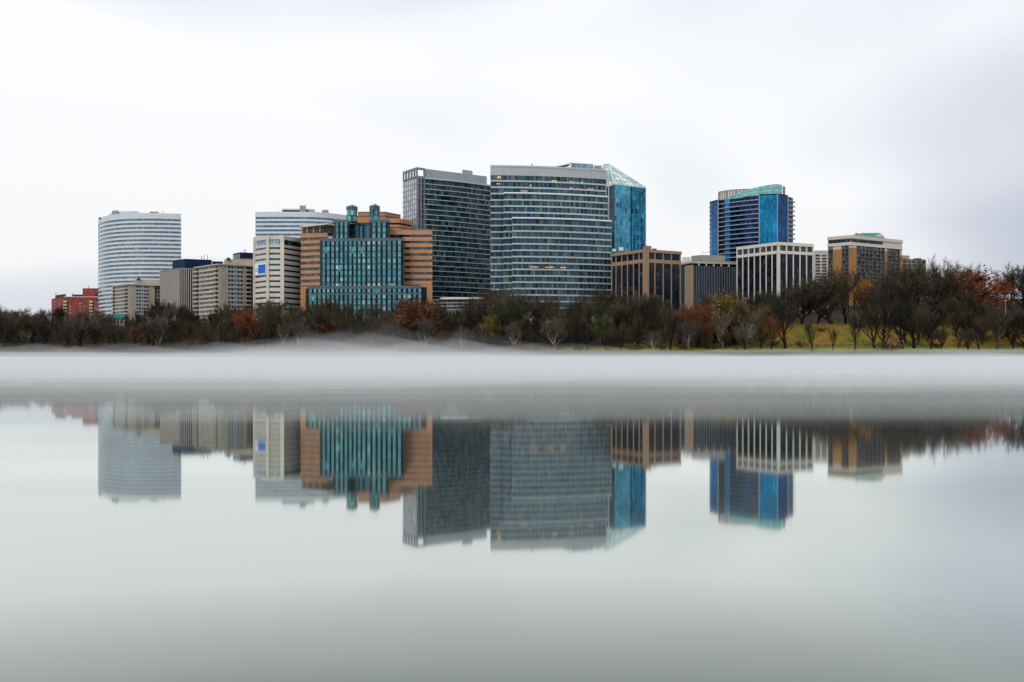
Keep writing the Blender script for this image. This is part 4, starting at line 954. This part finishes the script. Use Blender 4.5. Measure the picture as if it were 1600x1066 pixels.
# ---------------------------------------------------------------- trees
def tree_meshes(seed, form="round", leaves=0, twigs=1.0, lean=0.0, leaf_size=.42, leaf_drop=0.0):
    """unit tree about 20 m tall: trunk mesh with limbs, crown mesh with twigs (and leaves)"""
    r = random.Random(seed); tr = MB(); cr = MB(); tips = []
    def rv(): return Vector((r.gauss(0, 1), r.gauss(0, 1), r.gauss(0, 1))).normalized()
    def shade(): k = r.choice((r.uniform(.4, .9), r.uniform(.8, 1.7))); return (k, k * r.uniform(.94, 1.04), k * r.uniform(.88, 1.06))
    def twig(p, d, l, w):
        s = d.cross(rv()).normalized() * w; q = p + d * l * .55 + rv() * l * .08; e = q + (d + rv() * .35).normalized() * l * .5; c = shade()
        cr.quad(tuple(p - s), tuple(p + s), tuple(q + s * .6), tuple(q - s * .6), c); cr.tri(tuple(q - s * .6), tuple(q + s * .6), tuple(e), c); tips.append(q); tips.append(e)
    def branch(p, d, l, rad, lev):
        n = 4 if lev < 2 else 3; pts = [p]; dirs = []
        for i in range(n):
            up = {0: .02, 1: .17, 2: .14, 3: .10}.get(lev, 0)
            d = (d + rv() * (.10 if lev == 0 else .20) + Vector((0, 0, up))).normalized(); p = p + d * l / n; pts.append(p); dirs.append(d)
        mesh = tr if lev <= 2 else cr; sides = (7, 5, 3, 3)[min(lev, 3)]; c = shade()
        for i in range(n):
            ra = rad * (1 - .72 * i / n); rb = rad * (1 - .72 * (i + 1) / n)
            mesh.tube(pts[i], pts[i + 1], max(ra, .035), sides, c, max(rb, .03))
        if lev >= 3:
            for _ in range(max(3, int(13 * twigs))):
                k = r.random(); i = min(n - 1, int(k * n)); twig(pts[i].lerp(pts[i + 1], r.random()), (dirs[i] + rv() * .62 + Vector((0, 0, .28))).normalized(), r.uniform(.8, 2.1), r.uniform(.015, .034))
            return
        nb = {0: 9, 1: 6, 2: 5}[lev]
        for k in range(nb):
            f = (.16 + .84 * (k + r.random() * .7) / nb) if lev == 0 else (.22 + .78 * (k + r.random()) / nb)
            f = min(f, .995); i = min(n - 1, int(f * n)); q = pts[i].lerp(pts[i + 1], f * n - i)
            a = r.uniform(0, 6.283) if lev else (k * 2.4 + r.uniform(-.4, .4))
            side = (dirs[i].orthogonal().normalized()); side.rotate(__import__('mathutils').Quaternion(dirs[i], a))
            spread = {0: r.uniform(.6, 1.1), 1: r.uniform(.55, 1.0), 2: r.uniform(.55, 1.1)}[lev]
            if form == "tall": spread *= .62
            if form == "wide": spread *= 1.25
            nd = (dirs[i] + side * spread).normalized()
            ll = l * {0: .84, 1: .52, 2: .5}[lev] * r.uniform(.75, 1.15) * (1.12 - .4 * f)
            branch(q, nd, ll, rad * (1 - .72 * f) * r.uniform(.5, .72), lev + 1)
        branch(pts[-1], dirs[-1], l * .5, rad * .3, lev + 1)
    d0 = Vector((lean, 0, 1)).normalized()
    branch(Vector((0, 0, -.5)), d0, 10.5 if form != "wide" else 8.0, .50 if form != "wide" else .58, 0)
    if leaves:
        for _ in range(leaves):
            p = r.choice(tips) + rv() * r.uniform(0, .7) - Vector((0, 0, r.random() * leaf_drop)); u = rv() * leaf_size * r.uniform(.6, 1.3); w = u.cross(rv()).normalized() * u.length * .7
            k = r.uniform(.5, 1.5); cr.quad(tuple(p - u), tuple(p + w), tuple(p + u), tuple(p - w), (k, k * r.uniform(.75, 1.2), k * r.uniform(.7, 1.2)))
    zs = sorted(v[2] for v in cr.v); h = zs[int(len(zs) * .995)]
    xs = sorted(abs(v[0]) for v in cr.v); wd = xs[int(len(xs) * .97)]
    a = tr.mesh("trunk_%d" % seed); a.materials.append(BARK); c = cr.mesh("crown_%d" % seed); c.materials.append(LEAF if leaves else TWIG)
    return a, c, h, wd
PROTO = dict(
    thin=[tree_meshes(21, 'tall', twigs=.45), tree_meshes(22, 'round', twigs=.4, lean=.2), tree_meshes(23, 'tall', twigs=.4, lean=-.25), tree_meshes(24, 'wide', twigs=.4)],
    bare=[tree_meshes(11), tree_meshes(12, "tall"), tree_meshes(13, "wide"), tree_meshes(14), tree_meshes(15, "wide", lean=.25), tree_meshes(16, "tall", lean=-.12), tree_meshes(17, lean=-.3)],
    leafy=[tree_meshes(31, "tall", 2300, .9, leaf_size=.24), tree_meshes(32, "wide", 3400, .9, leaf_size=.24), tree_meshes(33, "round", 1700, .9, leaf_size=.24, lean=.2)],
    ivy=[tree_meshes(41, "tall", 2900, .8, leaf_size=.25, leaf_drop=4), tree_meshes(42, "round", 2600, .8, leaf_size=.25, leaf_drop=4.5, lean=-.15)])
def shrub_mesh(seed):
    r = random.Random(seed); st = MB(); cr = MB()
    def rv(): return Vector((r.gauss(0, 1), r.gauss(0, 1), r.gauss(0, 1))).normalized()
    for k in range(16):
        a = r.uniform(0, 6.28); d = Vector((math.cos(a) * .7, math.sin(a) * .7, r.uniform(.6, 1.4))).normalized(); p = Vector((math.cos(a) * .3, math.sin(a) * .3, -.2)); l = r.uniform(2.2, 3.6)
        q = p + d * l * .6 + rv() * .2; e = q + (d + rv() * .4).normalized() * l * .45; st.tube(p, q, .07, 4, (1, 1, 1), .05); st.tube(q, e, .05, 3, (1, 1, 1), .02)
        for _ in range(34):
            b = p.lerp(e, r.uniform(.25, 1)); t_ = (d + rv() * .9).normalized() * r.uniform(.4, 1.0); s = t_.cross(rv()).normalized() * .03; k2 = r.uniform(.6, 1.4)
            cr.tri(tuple(b - s), tuple(b + s), tuple(b + t_), (k2, k2, k2))
            if r.random() < .75:
                u = rv() * r.uniform(.13, .3); w = u.cross(rv()).normalized() * u.length * .7; c = b + t_ * r.random(); cr.quad(tuple(c - u), tuple(c + w), tuple(c + u), tuple(c - w), (k2, k2 * r.uniform(.8, 1.15), k2))
    a = st.mesh("shrub_stem_%d" % seed); a.materials.append(BARK); c = cr.mesh("shrub_crown_%d" % seed); c.materials.append(LEAF); return a, c, 3.4, 2.4
PROTO["shrub"] = [shrub_mesh(61), shrub_mesh(62), shrub_mesh(63)]
NAMES = dict(thin="thin_tree", bare="bare_tree", leafy="autumn_tree", ivy="ivy_clad_tree", shrub="shrub", pale="pale_limbed_tree")
TREES = []                                # (px, kind, row, look, object)
def plant(px, d, ytop, kind, look, ccol, bcol, row, widen=1.0, var=None):
    x, y = P(px, d); z = gz(x, y); h = max(2.0, Z(ytop, d) - z)
    k = "bare" if kind == "pale" else kind; r = random.Random(int(px * 31 + d * 7)); a, c, h0, w0 = PROTO[k][var if var is not None else r.randrange(len(PROTO[k]))]
    t = bpy.data.objects.new(NAMES[kind], None); t.empty_display_size = 1; col.objects.link(t)
    s = h / h0; t.location = (x, y, z); t.rotation_euler = (0, 0, r.uniform(0, 6.28)); w = s * r.uniform(.95, 1.25) * widen * (1.08 if k == "bare" else 1.0); t.scale = (w, w, s)
    for nm, me, cc in (("trunk" if k != "shrub" else "stem", a, bcol), ("crown", c, ccol)):
        o = bpy.data.objects.new(nm, me); o.color = (*cc, 1); col.objects.link(o); o.parent = t
    t["category"] = "shrub" if k == "shrub" else "tree"; TREES.append((px, kind, row, look, t)); return t
SIL = [(-40, 482), (0, 479), (20, 484), (45, 481), (62, 485), (75, 493), (97, 482), (112, 491), (160, 494), (180, 498), (215, 491), (235, 481), (250, 472), (270, 472), (287, 489), (330, 491), (345, 473), (365, 480), (395, 482), (425, 471), (440, 469), (457, 480),
       (500, 471), (520, 469), (540, 479), (575, 478), (610, 483), (630, 473), (650, 466), (680, 472), (715, 482), (738, 470), (755, 457), (785, 455), (820, 458), (850, 465), (870, 461), (895, 472), (920, 457), (945, 454), (980, 459), (1010, 469), (1030, 466), (1060, 473), (1100, 470), (1120, 462), (1140, 457),
       (1165, 457), (1200, 456), (1215, 449), (1240, 437), (1265, 440), (1285, 434), (1310, 424), (1335, 417), (1360, 430), (1380, 428), (1400, 417), (1425, 406), (1455, 405), (1470, 414), (1490, 409), (1510, 412), (1530, 424), (1560, 428), (1580, 414), (1640, 416)]
def sil(px):
    for (a, ya), (b, yb) in zip(SIL, SIL[1:]):
        if a <= px <= b: return ya + (yb - ya) * (px - a) / (b - a)
    return 480
tr_ = random.Random(99)
GREYS = [(.060, .052, .036), (.038, .033, .023), (.105, .092, .066), (.025, .022, .016), (.052, .046, .029), (.085, .072, .046)]
BROWNS = [(.08, .046, .024), (.062, .035, .020), (.10, .064, .033)]
def bark(): return tr_.choice([(.016, .014, .012), (.022, .018, .015), (.012, .011, .010), (.035, .03, .025)])
# back row: tall trees whose tops make the skyline of the wood
px = -30.0
while px < 1200:
    y = sil(px) + tr_.uniform(-9, 3); d = tr_.uniform(528, 556)
    plant(px, d, y, "bare", "bare grey-brown", tr_.choice(GREYS + BROWNS[:1]), bark(), "back"); px += tr_.uniform(13, 21)
px = -35.0                                # deep row on the rising ground, left half
while px < 740:
    plant(px, tr_.uniform(565, 585), sil(px) + tr_.uniform(2, 12), "bare", "bare", tr_.choice(GREYS), bark(), "deep", 1.25); px += tr_.uniform(17, 25)
# middle row
px = -20.0
while px < 1200:
    y = sil(px) + tr_.uniform(2, 20); d = tr_.uniform(508, 524); u = tr_.random()
    if u < .68: plant(px, d, y, "bare", "bare dark brown", tr_.choice(GREYS + BROWNS), bark(), "middle")
    elif u < .72: plant(px, d, y + 4, "leafy", "russet-leaved", tr_.choice([(.12, .056, .028), (.105, .056, .03), (.10, .063, .032)]), bark(), "middle")
    elif u < .80: plant(px, d, y + 4, "leafy", "ochre-leaved", tr_.choice([(.15, .105, .032), (.12, .09, .034)]), bark(), "middle")
    elif u > .93: plant(px, d, y, "ivy", "green ivy-clad", tr_.choice([(.045, .05, .02), (.055, .055, .024)]), bark(), "middle")
    else: plant(px, d, y, "bare", "bare dark brown", tr_.choice(GREYS), bark(), "middle")
    px += tr_.uniform(15, 25)
# front row at the water's edge
px = -15.0
while px < 1210:
    y = tr_.uniform(500, 524); d = tr_.uniform(488, 499); u = tr_.random()
    if u < .74: plant(px, d, y - tr_.uniform(0, 26), "thin", "thin bare", tr_.choice(GREYS + BROWNS[:1]), bark(), "front", 1.15)
    elif u < .79: plant(px, d, y + 5, "leafy", "small russet", (.12, .058, .028), bark(), "front")
    elif u < .93: plant(px, d, y - 6, "pale", "pale-limbed", (.10, .085, .066), (.22, .2, .175), "front")
    else: plant(px, d, y + 2, "ivy", "small ivy-clad", (.04, .06, .02), bark(), "front")
    px += tr_.uniform(20, 34)
# the slope on the right: big bare trees, a golden one and a broad russet one
for px, d, y, kind, look, cc, w in ((1202, 545, 450, "bare", "tall bare dark", GREYS[4], 1), (1228, 548, 437, "bare", "tall bare dark", GREYS[0], 1.1), (1252, 552, 436, "bare", "tall bare dark", GREYS[0], 1.1), (1276, 556, 438, "bare", "tall bare dark", GREYS[4], 1),
        (1300, 552, 425, "bare", "tall bare dark", GREYS[0], 1), (1322, 560, 418, "bare", "tall bare brown", BROWNS[0], 1), (1346, 566, 436, "leafy", "golden-leaved", (.26, .12, .02), 1.05), (1352, 548, 446, "bare", "tall bare dark", GREYS[0], .95),
        (1384, 552, 425, "bare", "tall bare dark", GREYS[0], 1.05), (1402, 556, 414, "bare", "tall bare dark", GREYS[0], 1.1), (1426, 566, 406, "bare", "tall bare dark", GREYS[4], 1.1), (1450, 560, 406, "bare", "tall bare dark", GREYS[0], 1.15), (1472, 566, 412, "bare", "tall bare grey", GREYS[0], 1), (1497, 590, 407, "pale", "tall pale-limbed", (.13, .11, .10), 1.1),
        (1530, 572, 422, "leafy", "broad russet-leaved", (.17, .05, .022), 1.75), (1516, 548, 452, "bare", "dense bare brown", GREYS[4], 1.25), (1490, 540, 462, "bare", "dense bare brown", GREYS[4], 1.1), (1548, 542, 468, "bare", "dense bare brown", GREYS[0], 1.2), (1578, 600, 413, "bare", "bare grey hilltop", GREYS[0], 1.0), (1600, 598, 416, "bare", "bare grey hilltop", GREYS[0], 1.1), (1625, 590, 414, "bare", "bare grey hilltop", GREYS[0], 1.1),
        (1575, 530, 492, "bare", "dense dark", GREYS[0], 1.4), (1602, 532, 490, "bare", "dense dark", GREYS[0], 1.4), (1536, 528, 500, "bare", "dense dark", GREYS[0], 1.4)):
    plant(px, d, y, kind, look, tuple(v * 1.15 for v in cc), (.02, .017, .015) if kind != "pale" else (.3, .28, .25), "slope", w)
px = 1205.0
while px < 1610:
    u = tr_.random(); d = tr_.uniform(487, 499)
    plant(px, d, tr_.uniform(458, 520), "thin" if u < .92 else "leafy", "thin bare" if u < .92 else "small russet", tr_.choice([GREYS[1], GREYS[3], GREYS[4]]) if u < .92 else (.16, .07, .03), bark(), "front", tr_.uniform(.85, 1.2)); px += tr_.uniform(14, 44)
px = 1195.0                                # dense wood on the plateau behind the slope
while px < 1640:
    plant(px, tr_.uniform(600, 640), max(sil(px) + tr_.uniform(6, 26), 424), "bare", "bare plateau", tr_.choice(GREYS), bark(), "plateau", 1.0); px += tr_.uniform(20, 32)
px = 1415.0                                # thicket at the foot of the slope, far right
while px < 1640:
    plant(px, tr_.uniform(515, 534), tr_.uniform(478, 500), "bare", "dense bare", tr_.choice(GREYS + BROWNS), bark(), "thicket", 1.15); px += tr_.uniform(17, 27)
# single trees that stand out
for px, d, y, kind, look, cc, bc, w in ((385, 506, 484, "leafy", "bright rust-leaved", (.19, .06, .026), None, .9), (652, 506, 470, "leafy", "bright rust-leaved", (.15, .06, .028), None, 1), (516, 500, 500, "leafy", "low broad rust-brown", (.13, .045, .025), None, 1.7), (1090, 504, 474, "ivy", "rust-brown vine-draped", (.17, .065, .035), None, 1), (1103, 503, 472, "ivy", "rust-brown vine-draped", (.16, .06, .03), None, .9),
        (1062, 504, 480, "ivy", "rust-brown vine-draped", (.15, .06, .035), None, .9), (790, 512, 460, "ivy", "green ivy-clad", (.045, .06, .02), None, .9), (808, 512, 468, "ivy", "green ivy-clad", (.04, .055, .018), None, .9), (898, 516, 468, "ivy", "dark green ivy-clad", (.025, .045, .018), None, .8), (983, 500, 510, "ivy", "bright green ivy-clad", (.04, .11, .02), None, .6), (945, 500, 488, "ivy", "olive green ivy-clad", (.07, .09, .03), None, 1.1),
        (94, 540, 477, "ivy", "dark blue-green evergreen", (.012, .03, .04), None, .7), (250, 508, 494, "pale", "pale-limbed", (.16, .13, .1), (.33, .31, .27), 1), (1130, 500, 484, "pale", "white-limbed", (.14, .11, .08), (.36, .34, .31), 1.1), (1168, 502, 478, "pale", "white-limbed", (.16, .12, .07), (.30, .285, .255), 1.1), (1140, 512, 462, "leafy", "ochre-leaved", (.2, .14, .04), None, 1), (870, 505, 497, "leafy", "ochre-leaved", (.2, .13, .035), None, 1), (760, 505, 492, "leafy", "ochre-leaved", (.17, .13, .025), None, .8), (425, 506, 474, "ivy", "olive green ivy-clad", (.05, .055, .026), None, .9)):
    plant(px, d, y, kind, look, cc, bc or bark(), "front" if d < 507 else "middle", w)
# shrubs along the bank and on the grass
px = -10.0
while px < 1610:
    d = tr_.uniform(487, 500) if px < 1180 else tr_.uniform(489, 545)
    z = gz(*P(px, d)); h = tr_.uniform(2.4, 5.0); yy = HY - (z + h - CZ) * F / d
    look, cc = tr_.choice([("brown", (.10, .07, .045)), ("brown", (.085, .06, .045)), ("rust-red", (.19, .065, .03)), ("ochre", (.19, .13, .04)), ("dull green", (.06, .08, .03))] + ([("rust-red", (.25, .10, .035)), ("ochre", (.24, .15, .04))] if px > 1180 else []))
    plant(px, d, yy, "shrub", look, cc, (.06, .05, .04), "bank", tr_.uniform(1.0, 1.5)); px += tr_.uniform(18, 32) if px < 880 else tr_.uniform(30, 60)

# undergrowth between the trees: brambles, saplings and leaf litter nobody could count
def undergrowth():
    r = random.Random(5); mb = MB()
    def rv(): return Vector((r.gauss(0, 1), r.gauss(0, 1), r.gauss(0, 1))).normalized()
    for _ in range(60000):
        px = r.uniform(-60, 1660); d = r.uniform(486, 560)
        if px > 1180 and 500 < d < 552 and r.random() < .86: continue
        if px > 870 and d < 503 and r.random() < .8: continue
        x, y = P(px, d); dense = .5 + .5 * math.sin(x * .13) * math.sin(x * .031 + d * .1)
        hmax = 1.5 + 7.5 * dense * (1 if px < 1180 else .6); z = gz(x, y) + r.random() ** 1.5 * hmax
        k = r.uniform(.5, 1.3); c = r.choice([(.05, .039, .03), (.04, .032, .026), (.065, .044, .029), (.10, .048, .024), (.042, .046, .022)]); c = tuple(v * k for v in c)
        p = Vector((x, y, z))
        if r.random() < .6:
            t_ = (rv() + Vector((0, 0, .8))).normalized() * r.uniform(.8, 2.2); s = t_.cross(rv()).normalized() * r.uniform(.03, .07); mb.tri(tuple(p - s), tuple(p + s), tuple(p + t_), c)
        else:
            u = rv() * r.uniform(.15, .4); w = u.cross(rv()).normalized() * u.length * .7; mb.quad(tuple(p - u), tuple(p + w), tuple(p + u), tuple(p - w), c)
    o = mb.build("undergrowth", LEAF, kind="stuff"); o.color = (1, 1, 1, 1); tag(o, "tangled brown undergrowth between the trees on the bank", "undergrowth")
undergrowth()

# labels that single the trees out: look, row, place below a building, order from the left
ANCH = [(78, "left of the red apartments"), (156, "below the red apartments"), (252, "below the rounded white tower"), (304, "below the taupe finned block"), (397, "below the balconied beige apartments"), (470, "below the banner office"), (560, "below the left turret"), (632, "below the right turret"),
        (766, "below the dark green tower"), (860, "below the stepped tower's left half"), (955, "below the stepped tower's right half"), (1065, "below the brown column office"), (1150, "below the low finned office"), (1271, "below the white column office"), (1330, "below the hotel's left face"), (1410, "below the hotel's balconies"), (1500, "right of the hotel"), (9999, "at the far right")]
ORD = ["first", "second", "third", "fourth", "fifth", "sixth", "seventh", "eighth", "ninth", "tenth", "eleventh", "twelfth"]
ROWS = dict(back="back-row ", middle="middle-row ", front="waterside ", slope="", bank="bankside ", plateau="", deep="deepest-row ", thicket="lower-slope ")
seen = {}
for px, kind, row, look, o in sorted(TREES, key=lambda e: e[0]):
    a = next(n for lim, n in ANCH if px < lim); noun = "shrub" if kind == "shrub" else "tree"; key = (look, noun, row, a); seen.setdefault(key, []).append(o)
for (look, noun, row, a), obs in seen.items():
    for i, o in enumerate(obs):
        pre = "" if len(obs) == 1 else ORD[i] + " "
        post = "" if len(obs) == 1 else " from left,"
        o["label"] = f"{pre}{ROWS[row]}{look} {noun}{post} {a}"; o["group"] = "shrubs on the far bank" if noun == "shrub" else "trees on the far bank"

# ---------------------------------------------------------------- mist on the river
def mist(scale, sigma, seed, d0, first, bump=.3, near=.35, drop=.0):
    """a low bank of mist: thin at its near edge, thicker towards the far shore; one closed body of even density"""
    xs = [-620 + 20 * i for i in range(63)]; ds = [d0 + (512 - d0) * (i / 30) ** 1.3 for i in range(31)]
    bm = bmesh.new(); r = random.Random(seed); ph = [r.uniform(0, 6) for _ in range(4)]
    def h(x, d):
        u = (d - d0) / (512 - d0); e = smooth(0, .07, 1 - u) * smooth(620, 480, abs(x))
        k = 1 + .16 * math.sin(x * .011 + ph[0]) + .10 * math.sin(x * .029 + ph[1] + d * .01) + .06 * math.sin(x * .06 + ph[2])
        k += bump * math.exp(-((x + 78) / 30) ** 2) * smooth(300, 440, d)
        return scale * k * smooth(0, near, u) * (1 - drop * smooth(.35, .95, u)) * e + .015
    top = [[bm.verts.new((x, d, .012 + first * .001 + h(x, d))) for x in xs] for d in ds]; bot = [[bm.verts.new((x, d, .01 + first * .001)) for x in xs] for d in ds]
    for j in range(30):
        for i in range(62):
            bm.faces.new((top[j][i], top[j][i + 1], top[j + 1][i + 1], top[j + 1][i])); bm.faces.new((bot[j][i], bot[j + 1][i], bot[j + 1][i + 1], bot[j][i + 1]))
    for j in range(30):
        for i in (0, 62): bm.faces.new((top[j][i], top[j + 1][i], bot[j + 1][i], bot[j][i]))
    for i in range(62):
        for j in (0, 30): bm.faces.new((top[j][i], top[j][i + 1], bot[j][i + 1], bot[j][i]))
    bmesh.ops.recalc_face_normals(bm, faces=bm.faces); me = bpy.data.meshes.new("mist"); bm.to_mesh(me); bm.free()
    m = bpy.data.materials.new("mist_%d" % seed); N, L = nodes_of(m); N.remove(N["Principled BSDF"]); v = N.new("ShaderNodeVolumePrincipled")
    v.inputs['Color'].default_value = (.975, .985, .985, 1); v.inputs['Density'].default_value = sigma; v.inputs['Anisotropy'].default_value = 0.0
    L.new(v.outputs[0], N["Material Output"].inputs['Volume']); me.materials.append(m)
    o = bpy.data.objects.new("mist", me); col.objects.link(o)
    tag(o, ["white mist lying low over the far half of the river", "thin upper veil of mist over the far water and bank", "faint near edge of the mist on the water", "dense lowest layer of the mist near the far bank", "soft middle layer of mist reaching over the bank", "pale middle layer of mist over the open water"][first], "mist", "layers of mist on the river", "stuff")
mist(.6, .012, 1, 55, 0, .2, .30, .5); mist(3.8, .0013, 2, 70, 1, .25, .8); mist(1.6, .011, 3, 26, 2, .3, .10, .5); mist(.4, .02, 4, 80, 3, .2, .4, .5); mist(2.6, .0018, 5, 90, 4, .2, .6); mist(1.05, .005, 6, 60, 5, .3, .3, .35)

def wisp(x, d, rx, ry, h, sigma, seed, label):
    """a soft tuft of mist: a flat dome, so thin at its rim that it has no visible edge"""
    bm = bmesh.new(); r = random.Random(seed); ph = [r.uniform(0, 6) for _ in range(3)]; n, m = 36, 14; rings = []
    for j in range(m):
        u = j / m; ring = []
        for i in range(n):
            a = 2 * math.pi * i / n; k = 1 + .15 * math.sin(2 * a + ph[0]) + .08 * math.sin(5 * a + ph[1]); rr = 1 - u
            ring.append(bm.verts.new((rx * k * rr * math.cos(a), ry * k * rr * math.sin(a), .02 + h * max(0, math.exp(-(2.1 * rr) ** 2) - .012) * (1 + .12 * math.sin(3 * a + ph[2])))))
        rings.append(ring)
    top = bm.verts.new((0, 0, .02 + h))
    for j in range(m - 1):
        for i in range(n): bm.faces.new((rings[j][i], rings[j][(i + 1) % n], rings[j + 1][(i + 1) % n], rings[j + 1][i]))
    for i in range(n): bm.faces.new((rings[-1][i], rings[-1][(i + 1) % n], top))
    bm.faces.new(rings[0][::-1]); bmesh.ops.recalc_face_normals(bm, faces=bm.faces); me = bpy.data.meshes.new("mist_wisp"); bm.to_mesh(me); bm.free()
    m_ = bpy.data.materials.new("wisp_%d" % seed); N, L = nodes_of(m_); N.remove(N["Principled BSDF"]); v = N.new("ShaderNodeVolumePrincipled")
    v.inputs['Color'].default_value = (.975, .985, .985, 1); v.inputs['Density'].default_value = sigma; L.new(v.outputs[0], N["Material Output"].inputs['Volume']); me.materials.append(m_)
    o = bpy.data.objects.new("mist_wisp", me); col.objects.link(o); o.location = (x, d, .03 + seed * .0007); tag(o, label, "mist", "wisps of mist on the river", "stuff")
WP = [(40, 70), (190, 58), (330, 66), (470, 60), (565, 62), (700, 60), (850, 66), (1010, 58), (1160, 64), (1320, 60), (1470, 66), (1590, 60)]
for i, (px, rx) in enumerate(WP):                                  # along the foot of the far bank
    r_ = random.Random(200 + i); x, d = P(px, r_.uniform(435, 462)); rx *= 1.45; hh = {4: 11.5, 3: 9, 5: 9}.get(i, r_.uniform(6.0, 8.5) if i < 7 else r_.uniform(3.6, 5.2))
    if i in (3, 4, 5): wisp(x + 9, d - 4, rx * .8, 26, hh * 1.35, .0045, 40 + i, f"thin veil rising above the {ORD[i]} wisp of mist at the far bank"); wisp(x - 14, d + 3, rx * 1.3, 30, hh * .7, .006, 50 + i, f"broad low skirt of the {ORD[i]} wisp of mist at the far bank")
    wisp(x, d, rx, r_.uniform(42, 54), hh, .008, 10 + i, ("tallest wisp of mist against the bank below the two turrets" if i == 4 else f"{ORD[i]} wisp of mist from left along the foot of the far bank"))
for i, (px, d, rx, ry) in enumerate(((150, 150, 80, 40), (420, 95, 44, 20), (760, 120, 66, 30), (1050, 170, 100, 46), (1330, 100, 54, 22), (1500, 220, 110, 60))):   # drifting on open water
    x, y = P(px, d); wisp(x, y, rx, ry, 1.3, .016, 30 + i, f"{ORD[i]} drifting wisp of mist from left on the open water")
